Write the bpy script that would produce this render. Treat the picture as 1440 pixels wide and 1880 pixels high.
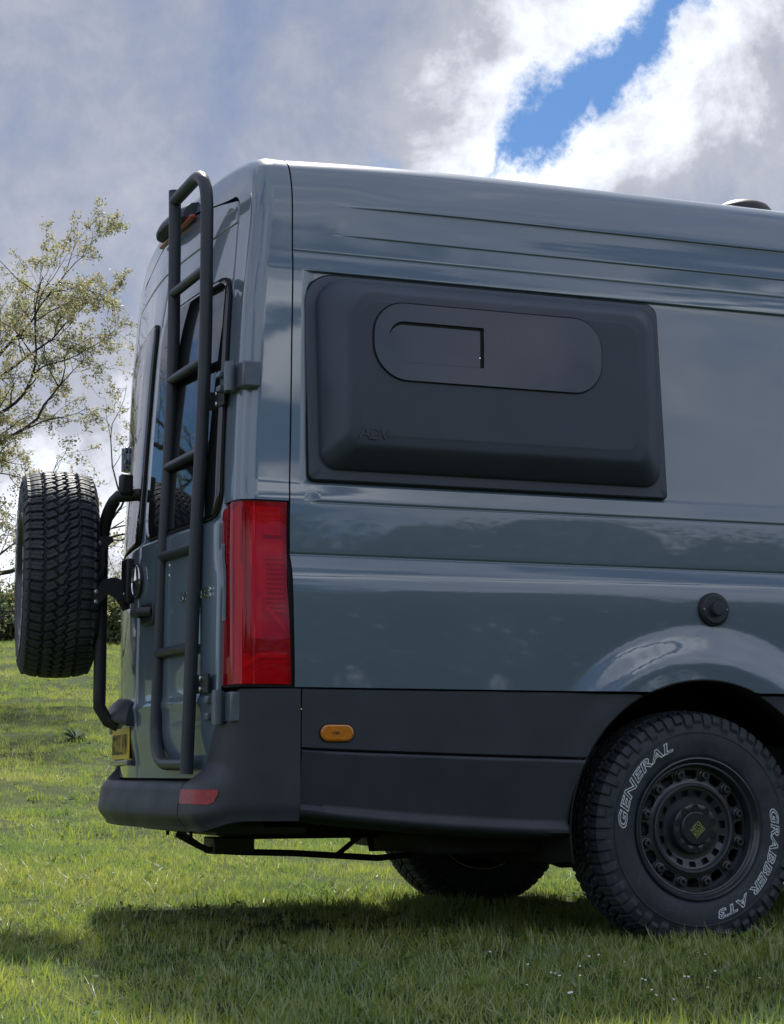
import bpy, bmesh, math, random
import numpy as np
from mathutils import Vector, Matrix

R = math.radians
rng = np.random.default_rng(7)
random.seed(7)
scene = bpy.context.scene
for o in list(bpy.data.objects):
    bpy.data.objects.remove(o)

# ------------------------------------------------------------------ camera
cam_d = bpy.data.cameras.new('camera')
cam = bpy.data.objects.new('camera', cam_d)
scene.collection.objects.link(cam)
CAM = np.array([-3.443, -5.957, 0.573])
YAW, PIT, ROLL = 0.377, 0.126, -0.001
_fw = Vector((math.sin(YAW)*math.cos(PIT), math.cos(YAW)*math.cos(PIT), math.sin(PIT)))
_r = _fw.cross(Vector((0, 0, 1))).normalized()
_u = _r.cross(_fw)
_r2 = _r*math.cos(ROLL) + _u*math.sin(ROLL)
_u2 = -_r*math.sin(ROLL) + _u*math.cos(ROLL)
cam.matrix_world = Matrix(((_r2.x, _u2.x, -_fw.x, CAM[0]), (_r2.y, _u2.y, -_fw.y, CAM[1]),
                           (_r2.z, _u2.z, -_fw.z, CAM[2]), (0, 0, 0, 1)))
cam_d.sensor_fit = 'HORIZONTAL'
cam_d.sensor_width = 36.0
cam_d.lens = 3762.0*36/1440
cam_d.clip_start = 0.05
cam_d.clip_end = 3000
scene.camera = cam
FPX = 3762.0

def pix_dir(px, py):
    d = _fw + _r2*((px-720)/FPX) - _u2*((py-940)/FPX)
    return np.array(d.normalized())

# ------------------------------------------------------------------ light
SUN_A, SUN_B = 0.27, 0.85                 # shadow travel per metre of height along -x and -y
sun_dir = Vector((SUN_A, SUN_B, 1.0)).normalized()
SUN_EL = math.asin(sun_dir.z)
sun_d = bpy.data.lights.new('sun', 'SUN')
sun_d.energy = 3.8
sun_d.angle = R(4.0)
sun_d.color = (1.0, 0.96, 0.89)
sun = bpy.data.objects.new('sun', sun_d)
scene.collection.objects.link(sun)
sun.rotation_euler = sun_dir.to_track_quat('Z', 'Y').to_euler()
sun.location = (8, 8, 20)

# ------------------------------------------------------------------ node helpers
class NT:
    def __init__(self, tree):
        self.t = tree; self.n = tree.nodes; self.l = tree.links
    def new(self, typ, **kw):
        nd = self.n.new(typ)
        for k, v in kw.items():
            setattr(nd, k, v)
        return nd
    def link(self, a, b):
        self.l.new(a, b)
    def val(self, nd, key, v):
        if hasattr(v, 'is_output'):
            self.l.new(v, nd.inputs[key])
        else:
            nd.inputs[key].default_value = v
    def math(self, op, a, b=None, c=None, clamp=False):
        nd = self.n.new('ShaderNodeMath'); nd.operation = op; nd.use_clamp = clamp
        self.val(nd, 0, a)
        if b is not None: self.val(nd, 1, b)
        if c is not None: self.val(nd, 2, c)
        return nd.outputs[0]
    def vdot(self, a, vec):
        nd = self.n.new('ShaderNodeVectorMath'); nd.operation = 'DOT_PRODUCT'
        self.val(nd, 0, a); nd.inputs[1].default_value = tuple(vec)
        return nd.outputs['Value']
    def noise(self, vec, scale, detail=4, rough=0.55, dist=0.0):
        nd = self.n.new('ShaderNodeTexNoise')
        nd.inputs['Scale'].default_value = scale; nd.inputs['Detail'].default_value = detail
        nd.inputs['Roughness'].default_value = rough; nd.inputs['Distortion'].default_value = dist
        if vec is not None: self.l.new(vec, nd.inputs['Vector'])
        return nd.outputs['Fac']
    def ramp(self, fac, stops, interp='LINEAR'):
        nd = self.n.new('ShaderNodeValToRGB'); cr = nd.color_ramp; cr.interpolation = interp
        while len(cr.elements) < len(stops): cr.elements.new(0.5)
        for e, (p, c) in zip(cr.elements, stops):
            e.position = p; e.color = (*c, 1) if len(c) == 3 else c
        self.l.new(fac, nd.inputs[0])
        return nd.outputs[0]
    def mapr(self, v, a, b, c=0.0, d=1.0, smooth=True):
        nd = self.n.new('ShaderNodeMapRange'); nd.interpolation_type = 'SMOOTHSTEP' if smooth else 'LINEAR'
        self.val(nd, 0, v); self.val(nd, 1, a); self.val(nd, 2, b); self.val(nd, 3, c); self.val(nd, 4, d)
        return nd.outputs[0]
    def mix(self, fac, a, b):
        nd = self.n.new('ShaderNodeMix'); nd.data_type = 'RGBA'
        self.val(nd, 0, fac)
        for k, v in ((6, a), (7, b)):
            if hasattr(v, 'is_output'): self.l.new(v, nd.inputs[k])
            else: nd.inputs[k].default_value = (*v, 1)
        return nd.outputs[2]

# ------------------------------------------------------------------ world: Nishita sky with banks of cloud
world = bpy.data.worlds.new('World')
scene.world = world
world.use_nodes = True
T = NT(world.node_tree)
T.n.clear()
w_out = T.new('ShaderNodeOutputWorld')
w_bg = T.new('ShaderNodeBackground')
w_bg.inputs['Strength'].default_value = 0.1
sky = T.new('ShaderNodeTexSky', sky_type='NISHITA')
sky.sun_disc = False
sky.sun_elevation = SUN_EL
sky.sun_rotation = math.atan2(sun_dir.x, sun_dir.y)
sky.air_density = 1.2
sky.dust_density = 0.6
sky.ozone_density = 2.0
tc = T.new('ShaderNodeTexCoord')
D = tc.outputs['Generated']
# the break between two cloud banks runs along a great circle
pa, pb = pix_dir(885, 325), pix_dir(1240, 10)
gn = np.cross(pa, pb); gn /= np.linalg.norm(gn)
gu = pb - pa*(pa@pb); gu /= np.linalg.norm(gu)
warp1 = T.noise(D, 9.0, 6, 0.6)
warp2 = T.noise(D, 26.0, 8, 0.65)
sd = T.math('ADD', T.vdot(D, gn), T.math('MULTIPLY', T.math('SUBTRACT', warp1, 0.5), 0.05))
sd = T.math('ADD', sd, T.math('MULTIPLY', T.math('SUBTRACT', warp2, 0.5), 0.06))
along = T.vdot(D, gu)
wid = T.math('SUBTRACT', T.mapr(along, -0.010, 0.045, -0.006, 0.0105), T.mapr(along, 0.06, 0.13, 0.0, 0.004))
edge = T.math('SUBTRACT', T.math('ABSOLUTE', sd), wid)              # < 0 inside the gap
bank = T.mapr(edge, -0.003, 0.010)
# scattered small breaks elsewhere in the sky
holes = T.mapr(T.noise(D, 3.1, 6, 0.6), 0.562, 0.628, 1.0, 0.0)
cloud_mask = T.math('MULTIPLY', bank, holes)
# thickness of the cloud: bright at the edges, grey where it is deep
big = T.noise(D, 4.2, 3, 0.5)
mid = T.noise(D, 12.0, 7, 0.62, 0.4)
fine = T.noise(D, 38.0, 6, 0.65)
depth = T.math('ADD', T.mapr(edge, 0.0, 0.085, 0.0, 0.60, smooth=False),
               T.math('MULTIPLY', T.math('SUBTRACT', big, 0.5), 1.0))
depth = T.math('ADD', depth, T.math('MULTIPLY', T.math('SUBTRACT', mid, 0.5), 1.15))
depth = T.math('ADD', depth, T.math('MULTIPLY', T.math('SUBTRACT', fine, 0.5), 0.40))
depth = T.math('ADD', depth, 0.05)
ccol = T.ramp(depth, [(0.0, (6.0, 6.2, 6.6)), (0.20, (4.7, 4.9, 5.4)), (0.42, (2.55, 2.66, 3.05)),
                      (0.70, (1.78, 2.00, 2.62)), (1.0, (1.22, 1.58, 2.5))])
# clouds away from the sun get extra brightness, added as fill for shaded surfaces
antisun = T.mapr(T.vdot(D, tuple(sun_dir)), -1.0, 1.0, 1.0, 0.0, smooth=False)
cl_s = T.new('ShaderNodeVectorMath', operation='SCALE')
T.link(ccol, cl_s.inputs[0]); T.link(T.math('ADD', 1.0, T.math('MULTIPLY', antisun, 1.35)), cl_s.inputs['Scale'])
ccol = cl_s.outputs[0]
skyc = T.new('ShaderNodeMix', data_type='RGBA', blend_type='MULTIPLY')
skyc.inputs[0].default_value = 1.0
T.link(sky.outputs[0], skyc.inputs[6])
skyc.inputs[7].default_value = (0.19, 0.30, 0.45, 1)
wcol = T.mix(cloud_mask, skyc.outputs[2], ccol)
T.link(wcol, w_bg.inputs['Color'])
T.link(w_bg.outputs[0], w_out.inputs['Surface'])

scene.view_settings.view_transform = 'Standard'
scene.view_settings.look = 'None'
scene.view_settings.exposure = 0.9
scene.view_settings.gamma = 1.0
scene.view_settings.use_curve_mapping = False
scene.render.film_transparent = False
scene.cycles.max_bounces = 8
scene.cycles.transparent_max_bounces = 8
scene.cycles.use_denoising = True

# ------------------------------------------------------------------ object helpers
def link(o, parent=None):
    scene.collection.objects.link(o)
    if parent is not None:
        o.parent = parent
    return o
def mesh_from(verts, faces, smooth=True, name='mesh'):
    me = bpy.data.meshes.new(name)
    me.from_pydata([tuple(map(float, v)) for v in verts], [], [tuple(map(int, f)) for f in faces])
    me.update()
    if smooth:
        me.polygons.foreach_set('use_smooth', np.ones(len(me.polygons), bool))
    return me
def obj(name, me, mat=None, parent=None, loc=None, sharp=None):
    o = bpy.data.objects.new(name, me)
    if mat is not None and len(me.materials) == 0:
        me.materials.append(mat)
    if sharp is not None:
        me.set_sharp_from_angle(angle=R(sharp))
    link(o, parent)
    if loc is not None: o.location = loc
    return o
def tag(o, label=None, cat=None, group=None, kind=None):
    if label: o['label'] = label
    if cat: o['category'] = cat
    if group: o['group'] = group
    if kind: o['kind'] = kind
    return o
class MB:
    """collects shapes into one mesh"""
    def __init__(self): self.v = []; self.f = []
    def add(self, verts, faces):
        b = len(self.v)
        self.v += [tuple(map(float, p)) for p in verts]
        self.f += [tuple(int(i)+b for i in f) for f in faces]
        return self
    def box(self, c, s, rot=None):
        c = np.array(c, float); s = np.array(s, float)/2
        p = np.array([(x, y, z) for x in (-1, 1) for y in (-1, 1) for z in (-1, 1)], float)*s
        if rot is not None: p = p@np.array(rot).T
        self.add(p+c, [(0, 1, 3, 2), (4, 6, 7, 5), (0, 4, 5, 1), (2, 3, 7, 6), (0, 2, 6, 4), (1, 5, 7, 3)])
        return self
    def tube(self, pts, r, n=14, caps=True):
        pts = np.array(pts, float)
        rr = np.full(len(pts), r, float) if np.isscalar(r) else np.array(r, float)
        tan = np.gradient(pts, axis=0); tan /= np.linalg.norm(tan, axis=1)[:, None]+1e-12
        up = np.array([0, 0, 1.0]) if abs(tan[0][2]) < .9 else np.array([1.0, 0, 0])
        a = np.cross(tan[0], up); a /= np.linalg.norm(a)
        th = np.linspace(0, 2*np.pi, n, endpoint=False)
        V = []; F = []
        for i in range(len(pts)):
            a = a - tan[i]*(a@tan[i]); a /= np.linalg.norm(a)
            b = np.cross(tan[i], a)
            V += list(pts[i] + rr[i]*(np.cos(th)[:, None]*a + np.sin(th)[:, None]*b))
        for i in range(len(pts)-1):
            for k in range(n):
                F.append((i*n+k, i*n+(k+1) % n, (i+1)*n+(k+1) % n, (i+1)*n+k))
        if caps:
            F.append(tuple(range(n-1, -1, -1))); F.append(tuple((len(pts)-1)*n+k for k in range(n)))
        return self.add(V, F)
    def lathe_y(self, prof, n=48, c=(0, 0, 0), close=False):
        """prof: (y, r) pairs, turned about the Y axis through c"""
        th = np.linspace(0, 2*np.pi, n, endpoint=False)
        V = []; F = []
        for (y, r) in prof:
            V += [(c[0]+r*math.cos(t), c[1]+y, c[2]+r*math.sin(t)) for t in th]
        m = len(prof)
        for i in range(m-1):
            for k in range(n):
                F.append((i*n+k, i*n+(k+1) % n, (i+1)*n+(k+1) % n, (i+1)*n+k))
        if close:
            F.append(tuple((m-1)*n+k for k in range(n)))
        return self.add(V, F)
    def grid(self, P):
        """P: array (a, b, 3)"""
        a, b = P.shape[:2]
        idx = np.arange(a*b).reshape(a, b)
        F = np.stack([idx[:-1, :-1], idx[1:, :-1], idx[1:, 1:], idx[:-1, 1:]], -1).reshape(-1, 4)
        return self.add(P.reshape(-1, 3), F)
    def prism(self, poly, axis, a, b):
        """poly: 2D outline extruded along axis from a to b; axis 1: (x,z), axis 0: (y,z), axis 2: (x,y)"""
        def mk(p, t):
            return (t, p[0], p[1]) if axis == 0 else (p[0], t, p[1]) if axis == 1 else (p[0], p[1], t)
        n = len(poly)
        V = [mk(p, a) for p in poly] + [mk(p, b) for p in poly]
        F = [tuple(range(n)), tuple(range(2*n-1, n-1, -1))] + [(i, (i+1) % n, n+(i+1) % n, n+i) for i in range(n)]
        return self.add(V, F)
    def mesh(self, smooth=True):
        me = mesh_from(self.v, self.f, smooth)
        bm = bmesh.new(); bm.from_mesh(me)
        bmesh.ops.recalc_face_normals(bm, faces=bm.faces)
        bm.to_mesh(me); bm.free()
        if smooth: me.polygons.foreach_set('use_smooth', np.ones(len(me.polygons), bool))
        return me
    def build(self, name, mat, parent=None, smooth=True, sharp=35, bevel=None, loc=None, recalc=True):
        me = self.mesh(smooth) if recalc else mesh_from(self.v, self.f, smooth)
        o = obj(name, me, mat, parent, loc, sharp if smooth else None)
        if bevel:
            m = o.modifiers.new('bevel', 'BEVEL'); m.width = bevel; m.segments = 3; m.limit_method = 'ANGLE'; m.angle_limit = R(40)
            m.harden_normals = False
        return o

def sstep(x, a, b):
    t = np.clip((np.asarray(x, float)-a)/(b-a), 0, 1)
    return t*t*(3-2*t)
def pchip(xs, ys):
    xs = np.array(xs, float); ys = np.array(ys, float)
    h = np.diff(xs); d = np.diff(ys)/h
    m = np.zeros_like(xs)
    for i in range(1, len(xs)-1):
        if d[i-1]*d[i] > 0:
            w1 = 2*h[i]+h[i-1]; w2 = h[i]+2*h[i-1]
            m[i] = (w1+w2)/(w1/d[i-1]+w2/d[i])
    m[0] = d[0]; m[-1] = d[-1]
    def f(x):
        x = np.asarray(x, float)
        i = np.clip(np.searchsorted(xs, x)-1, 0, len(h)-1)
        t = (x-xs[i])/h[i]
        return ((2*t**3-3*t**2+1)*ys[i]+(t**3-2*t**2+t)*h[i]*m[i]+(-2*t**3+3*t**2)*ys[i+1]+(t**3-t**2)*h[i]*m[i+1])
    return f

# ------------------------------------------------------------------ materials
def material(name, base=(0.5, 0.5, 0.5), rough=0.5, metal=0.0, coat=0.0, coat_rough=0.03, spec=0.5,
             var=None, bump=None, rough_var=None):
    m = bpy.data.materials.new(name); m.use_nodes = True
    t = NT(m.node_tree)
    b = t.n['Principled BSDF']
    b.inputs['Base Color'].default_value = (*base, 1)
    b.inputs['Roughness'].default_value = rough
    b.inputs['Metallic'].default_value = metal
    b.inputs['Coat Weight'].default_value = coat
    b.inputs['Coat Roughness'].default_value = coat_rough
    b.inputs['Specular IOR Level'].default_value = spec
    tcn = t.new('ShaderNodeTexCoord').outputs['Object']
    if var:
        scale, amt = var
        n = t.noise(tcn, scale, 5, 0.6)
        f = t.mapr(n, 0.3, 0.7, 1-amt, 1+amt)
        mx = t.new('ShaderNodeVectorMath', operation='SCALE')
        mx.inputs[0].default_value = base
        t.link(f, mx.inputs['Scale'])
        t.link(mx.outputs[0], b.inputs['Base Color'])
    if rough_var:
        n = t.noise(tcn, rough_var[0], 5, 0.6)
        t.link(t.mapr(n, 0.3, 0.7, rough-rough_var[1], rough+rough_var[1]), b.inputs['Roughness'])
    if bump:
        n = t.noise(tcn, bump[0], 3, 0.6)
        bp = t.new('ShaderNodeBump')
        bp.inputs['Strength'].default_value = bump[1]
        bp.inputs['Distance'].default_value = bump[2]
        t.link(n, bp.inputs['Height']); t.link(bp.outputs[0], b.inputs['Normal'])
    m['bsdf'] = 1
    return m

M = {}
M['paint'] = material('body_paint', (0.114, 0.165, 0.216), 0.30, 0.0, 1.0, 0.028, var=(1.3, 0.04), bump=(3.1, 0.06, 0.02))
M['paint'].node_tree.nodes['Principled BSDF'].inputs['Coat IOR'].default_value = 1.75
M['plastic'] = material('trim_plastic', (0.030, 0.039, 0.052), 0.52, var=(6, 0.12), bump=(900, 0.12, 0.0006), rough_var=(7, 0.06))
M['pod'] = material('pod_shell', (0.046, 0.060, 0.087), 0.42, var=(4, 0.06), bump=(1300, 0.08, 0.0004), rough_var=(3, 0.04))
M['glass'] = material('privacy_glass', (0.010, 0.011, 0.013), 0.03, coat=0.0, spec=0.85)
M['tube'] = material('powder_coated_steel', (0.032, 0.037, 0.048), 0.40, var=(8, 0.1), bump=(700, 0.1, 0.0004))
M['black'] = material('black_metal', (0.012, 0.013, 0.016), 0.45, var=(10, 0.15))
M['under'] = material('underbody', (0.014, 0.014, 0.015), 0.8, var=(5, 0.3))
M['gap'] = material('rubber_seal', (0.006, 0.006, 0.007), 0.8)
M['hinge'] = material('hinge_metal', (0.105, 0.130, 0.160), 0.35, coat=0.6, var=(20, 0.1))
M['chrome'] = material('chrome', (0.75, 0.77, 0.78), 0.12, metal=1.0)
M['bolt'] = material('bolt_steel', (0.55, 0.56, 0.58), 0.25, metal=1.0)
M['rim'] = material('black_alloy', (0.024, 0.028, 0.036), 0.34, coat=0.5, coat_rough=0.15, var=(18, 0.2))
M['rim_dark'] = material('brake_dark', (0.010, 0.010, 0.011), 0.7)
M['barrel'] = material('barrel_grey', (0.055, 0.06, 0.075), 0.4, var=(12, 0.2))
M['letter'] = material('raised_white_letter', (0.72, 0.77, 0.80), 0.6, var=(40, 0.2))
M['amber'] = material('amber_lens', (0.62, 0.20, 0.012), 0.25, coat=0.8, var=(60, 0.12))
M['amber_dark'] = material('amber_mark', (0.16, 0.06, 0.01), 0.4)
M['reflector'] = material('red_reflector', (0.33, 0.012, 0.010), 0.4, coat=0.15, bump=(300, 0.3, 0.002), var=(70, 0.3))
M['red_strip'] = material('red_strip', (0.42, 0.035, 0.02), 0.3, coat=0.5)
M['plate'] = material('yellow_plate', (0.70, 0.46, 0.012), 0.35, coat=0.2, var=(30, 0.06))
M['plate_ink'] = material('plate_ink', (0.02, 0.02, 0.02), 0.5)
M['cap_ink'] = material('cap_ink', (0.42, 0.46, 0.12), 0.5)
M['vent'] = material('vent_plastic', (0.035, 0.024, 0.028), 0.45, var=(15, 0.2))
M['lamp_white'] = material('lamp_reflector_light', (1.0, 0.62, 0.62), 0.6, var=(30, 0.02))
M['lamp_mid'] = material('lamp_reflector_mid', (0.66, 0.28, 0.28), 0.5, var=(20, 0.15))
M['lamp_dark'] = material('lamp_housing_dark', (0.03, 0.02, 0.02), 0.4, var=(20, 0.3))
M['lamp_clear'] = material('reverse_reflector', (0.35, 0.37, 0.40), 0.2, metal=0.6)

def dusty(m, z0, z1, amt, col=(0.12, 0.115, 0.10)):
    t = NT(m.node_tree); b = t.n['Principled BSDF']
    src = b.inputs['Base Color'].links[0].from_socket
    g = t.new('ShaderNodeNewGeometry').outputs['Position']
    sp = t.new('ShaderNodeSeparateXYZ'); t.link(g, sp.inputs[0])
    low = t.mapr(sp.outputs[2], z0, z1, 0.0, 1.0)
    n = t.noise(g, 6.0, 8, 0.72, 0.5); n2 = t.noise(g, 160.0, 3, 0.6)
    f = t.math('MULTIPLY', t.mapr(n, 0.42, 0.72), t.math('ADD', 0.45, t.mapr(n2, 0.5, 0.72)))
    t.link(t.mix(t.math('MULTIPLY', t.math('MULTIPLY', f, low), amt), src, col), b.inputs['Base Color'])
dusty(M['plastic'], 0.75, 0.40, 0.14)
dusty(M['paint'], 1.05, 0.83, 0.10)
def red_lens():
    m = bpy.data.materials.new('red_lens'); m.use_nodes = True
    t = NT(m.node_tree); t.n.clear()
    out = t.new('ShaderNodeOutputMaterial')
    tr = t.new('ShaderNodeBsdfTransparent'); tr.inputs[0].default_value = (1.0, 0.035, 0.06, 1)
    df = t.new('ShaderNodeBsdfDiffuse'); df.inputs[0].default_value = (1.0, 0.012, 0.03, 1)
    gl = t.new('ShaderNodeBsdfGlossy'); gl.inputs['Roughness'].default_value = 0.03
    fr = t.new('ShaderNodeFresnel'); fr.inputs[0].default_value = 1.5
    m1 = t.new('ShaderNodeMixShader'); m1.inputs[0].default_value = 0.28
    t.link(tr.outputs[0], m1.inputs[1]); t.link(df.outputs[0], m1.inputs[2])
    m2 = t.new('ShaderNodeMixShader')
    t.link(fr.outputs[0], m2.inputs[0]); t.link(m1.outputs[0], m2.inputs[1]); t.link(gl.outputs[0], m2.inputs[2])
    t.link(m2.outputs[0], out.inputs[0])
    return m
M['red_lens'] = red_lens()

def tyre_mat():
    m = material('tyre_rubber', (0.022, 0.023, 0.026), 0.62)
    t = NT(m.node_tree); b = t.n['Principled BSDF']
    co = t.new('ShaderNodeTexCoord').outputs['Object']
    n = t.noise(co, 9, 6, 0.65); n2 = t.noise(co, 60, 3, 0.6)
    f = t.math('ADD', t.math('MULTIPLY', n, 0.7), t.math('MULTIPLY', n2, 0.3))
    t.link(t.ramp(f, [(0.35, (0.020, 0.024, 0.032)), (0.55, (0.037, 0.044, 0.057)), (0.72, (0.075, 0.085, 0.103))]), b.inputs['Base Color'])
    base_col = b.inputs['Base Color'].links[0].from_socket
    n3 = t.noise(co, 4.2, 7, 0.72, 0.6)
    t.link(t.mix(t.mapr(n3, 0.52, 0.75, 0.0, 0.38), base_col, (0.11, 0.105, 0.095)), b.inputs['Base Color'])
    t.link(t.mapr(n, 0.3, 0.7, 0.5, 0.75), b.inputs['Roughness'])
    bp = t.new('ShaderNodeBump'); bp.inputs['Strength'].default_value = 0.15; bp.inputs['Distance'].default_value = 0.001
    t.link(n2, bp.inputs['Height']); t.link(bp.outputs[0], b.inputs['Normal'])
    return m
M['tyre'] = tyre_mat()

def leafy(name, stops, transl=0.45, attr='tint', extra=None, rough=0.6, gloss=0.06):
    """diffuse + translucent foliage, coloured by a per-leaf attribute"""
    m = bpy.data.materials.new(name); m.use_nodes = True
    t = NT(m.node_tree); t.n.clear()
    out = t.new('ShaderNodeOutputMaterial')
    if attr == 'instance':
        fac = t.new('ShaderNodeObjectInfo').outputs['Random']
    else:
        a = t.new('ShaderNodeAttribute'); a.attribute_name = attr; fac = a.outputs['Fac']
    if extra:
        g = t.new('ShaderNodeNewGeometry').outputs['Position']
        n = t.noise(g, extra[0], 4, 0.6)
        fac = t.math('ADD', t.math('MULTIPLY', fac, 1-extra[1]), t.math('MULTIPLY', t.mapr(n, 0.3, 0.7), extra[1]))
    col = t.ramp(fac, stops)
    df = t.new('ShaderNodeBsdfDiffuse'); tl = t.new('ShaderNodeBsdfTranslucent')
    gl = t.new('ShaderNodeBsdfGlossy'); gl.inputs['Roughness'].default_value = rough-0.15
    gl.inputs['Color'].default_value = (0.6, 0.65, 0.7, 1)
    t.link(col, df.inputs[0]); t.link(col, tl.inputs[0])
    m1 = t.new('ShaderNodeMixShader'); m1.inputs[0].default_value = transl
    t.link(df.outputs[0], m1.inputs[1]); t.link(tl.outputs[0], m1.inputs[2])
    m2 = t.new('ShaderNodeMixShader'); m2.inputs[0].default_value = gloss
    t.link(m1.outputs[0], m2.inputs[1]); t.link(gl.outputs[0], m2.inputs[2])
    t.link(m2.outputs[0], out.inputs[0])
    return m
M['grass'] = leafy('grass_blades', [(0.0, (0.130, 0.215, 0.062)), (0.35, (0.240, 0.340, 0.062)), (0.65, (0.375, 0.420, 0.056)),
                                    (0.9, (0.42, 0.43, 0.11)), (1.0, (0.54, 0.47, 0.25))], 0.48, 'instance', (0.9, 0.55), gloss=0.12)
M['straw'] = leafy('straw', [(0.0, (0.40, 0.33, 0.18)), (1.0, (0.55, 0.48, 0.30))], 0.3, 'instance')
M['broad'] = leafy('broad_leaves', [(0.0, (0.12, 0.20, 0.05)), (1.0, (0.22, 0.31, 0.07))], 0.4, 'instance', gloss=0.015)
M['blossom'] = leafy('spring_leaves', [(0.0, (0.10, 0.13, 0.05)), (0.35, (0.20, 0.22, 0.08)), (0.65, (0.36, 0.35, 0.13)), (1.0, (0.62, 0.54, 0.36))], 0.5)
M['leaf'] = leafy('hedge_leaves', [(0.0, (0.035, 0.055, 0.022)), (0.5, (0.08, 0.11, 0.035)), (0.85, (0.17, 0.19, 0.06)), (1.0, (0.30, 0.29, 0.13))], 0.4)
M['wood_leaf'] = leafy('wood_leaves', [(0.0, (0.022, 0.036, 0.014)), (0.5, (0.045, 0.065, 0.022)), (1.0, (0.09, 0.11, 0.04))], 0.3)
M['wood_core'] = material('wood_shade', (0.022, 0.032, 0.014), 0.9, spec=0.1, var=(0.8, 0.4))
M['weed'] = leafy('weed_leaves', [(0.0, (0.10, 0.15, 0.08)), (1.0, (0.22, 0.28, 0.17))], 0.35)
M['petal'] = material('daisy_petals', (0.78, 0.78, 0.74), 0.7)
M['bark'] = material('bark', (0.050, 0.042, 0.036), 0.9, var=(7, 0.4), bump=(30, 0.6, 0.02))

def ground_mat():
    m = material('field', (0.1, 0.13, 0.04), 0.95, spec=0.1)
    t = NT(m.node_tree); b = t.n['Principled BSDF']
    g = t.new('ShaderNodeNewGeometry').outputs['Position']
    n1 = t.noise(g, 0.5, 5, 0.65); n2 = t.noise(g, 7, 6, 0.7)
    f = t.math('ADD', t.math('MULTIPLY', n1, 0.55), t.math('MULTIPLY', n2, 0.45))
    t.link(t.ramp(f, [(0.30, (0.024, 0.036, 0.014)), (0.47, (0.042, 0.060, 0.020)), (0.58, (0.060, 0.078, 0.024)), (0.72, (0.09, 0.10, 0.035))]), b.inputs['Base Color'])
    bp = t.new('ShaderNodeBump'); bp.inputs['Strength'].default_value = 0.8; bp.inputs['Distance'].default_value = 0.05
    t.link(n2, bp.inputs['Height']); t.link(bp.outputs[0], b.inputs['Normal'])
    return m
M['field'] = ground_mat()
M['hill'] = material('hill_green', (0.075, 0.10, 0.05), 0.95, spec=0.1, var=(0.03, 0.35))

# ------------------------------------------------------------------ ground
def softplus(t): return np.logaddexp(0, t)
_z0 = 0.105*3*softplus(np.array(-6.0/3))
def terrain(x, y):
    x = np.asarray(x, float); y = np.asarray(y, float)
    z = 0.105*3*softplus((y-6.0)/3) - _z0
    z = z - 0.105*1.05*4*softplus((y-42)/4) 
    z = np.where(y < -6, z - 0*y, z)
    n = 0.035*np.sin(1.7*x+0.6*y)*np.sin(0.9*y-0.4*x) + 0.05*np.sin(0.55*x+1.3)*np.sin(0.43*y+0.7) + 0.018*np.sin(3.1*x-1.1)*np.sin(2.7*y+0.5)
    fade = sstep(y, 2.2, 9.0)
    n2 = 0.012*np.sin(5.3*x+1)*np.sin(4.1*y+2) + 0.010*np.sin(2.1*x+3.3*y)
    d = np.hypot(x-2.5, (y-45)*0.0)
    return z + 0.026 + n*1.6*fade + n2*(0.35+0.65*fade)
def spaced(lo, hi, c, fine, growth):
    r = [c]; s = fine
    while r[-1] < hi: r.append(r[-1]+s); s *= growth
    l = [c]; s = fine
    while l[-1] > lo: l.append(l[-1]-s); s *= growth
    return np.array(sorted(set(l[1:]+r)))
gx = spaced(-420, 420, 0.0, 0.14, 1.022)
gy = spaced(-420, 420, 3.0, 0.14, 1.018)
X, Y = np.meshgrid(gx, gy, indexing='ij')
P = np.stack([X, Y, terrain(X, Y)], -1)
tag(MB().grid(P).build('ground', M['field'], sharp=None, recalc=False), kind='structure')
# distant hill beyond the crest of the field
hx = np.linspace(-260, 330, 60); hv = np.linspace(0, 1, 14)
HX, HV = np.meshgrid(hx, hv, indexing='ij')
crest = 23.5 + 2.0*np.sin(HX*0.013+0.6) + 1.0*np.sin(HX*0.05)
HZ = -22 + (crest+22)*np.sin(HV*np.pi)**0.8 + 0.5*np.sin(HX*.21)*np.sin(HV*9)
HY = 215 + HV*170
tag(MB().grid(np.stack([HX, HY, HZ], -1)).build('hill', M['hill'], sharp=None, recalc=False), kind='structure')

# ================================================================== THE VAN
van = bpy.data.objects.new('camper_van', None)
link(van)
van.location = (0, 0, 0)
tag(van, 'grey-green high-roof camper van with rear ladder, spare wheel and black side window pod', 'van')
YC = 0.985                                   # centre line of the van (y)
XF = 3.55                                    # where the load bay ends and the cab begins

ysd = pchip([0.36, 0.60, 0.80, 0.95, 1.10, 1.15, 1.19, 1.222, 1.236, 1.30, 1.40, 1.47, 1.80, 2.118, 2.16, 2.22, 2.29, 2.40, 2.47, 2.53],
            [-0.020, -0.028, -0.031, -0.034, -0.035, -0.0335, -0.027, -0.013, -0.0085, -0.0075, -0.005, 0.004, 0.030, 0.058, 0.064, 0.078, 0.095, 0.122, 0.146, 0.178])
roof_t = pchip([0, 1, 2, 3, 4, 5, 6], [0.178, 0.207, 0.258, 0.330, 0.430, 0.620, 0.985])
roof_z = pchip([0, 1, 2, 3, 4, 5, 6], [2.53, 2.562, 2.590, 2.608, 2.621, 2.634, 2.643])
Lean = pchip([0.3, 0.85, 1.38, 1.62, 1.86, 2.05, 2.245, 2.46, 2.60, 2.70], [0.0, 0.002, 0.008, 0.020, 0.036, 0.050, 0.076, 0.111, 0.145, 0.17])
def XR(y, z):
    """rear face of the van"""
    bow = 0.032*np.clip(1-((np.asarray(y, float)-YC)/0.83)**2, 0, 1)
    return -1.600 + Lean(z) - bow

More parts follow.
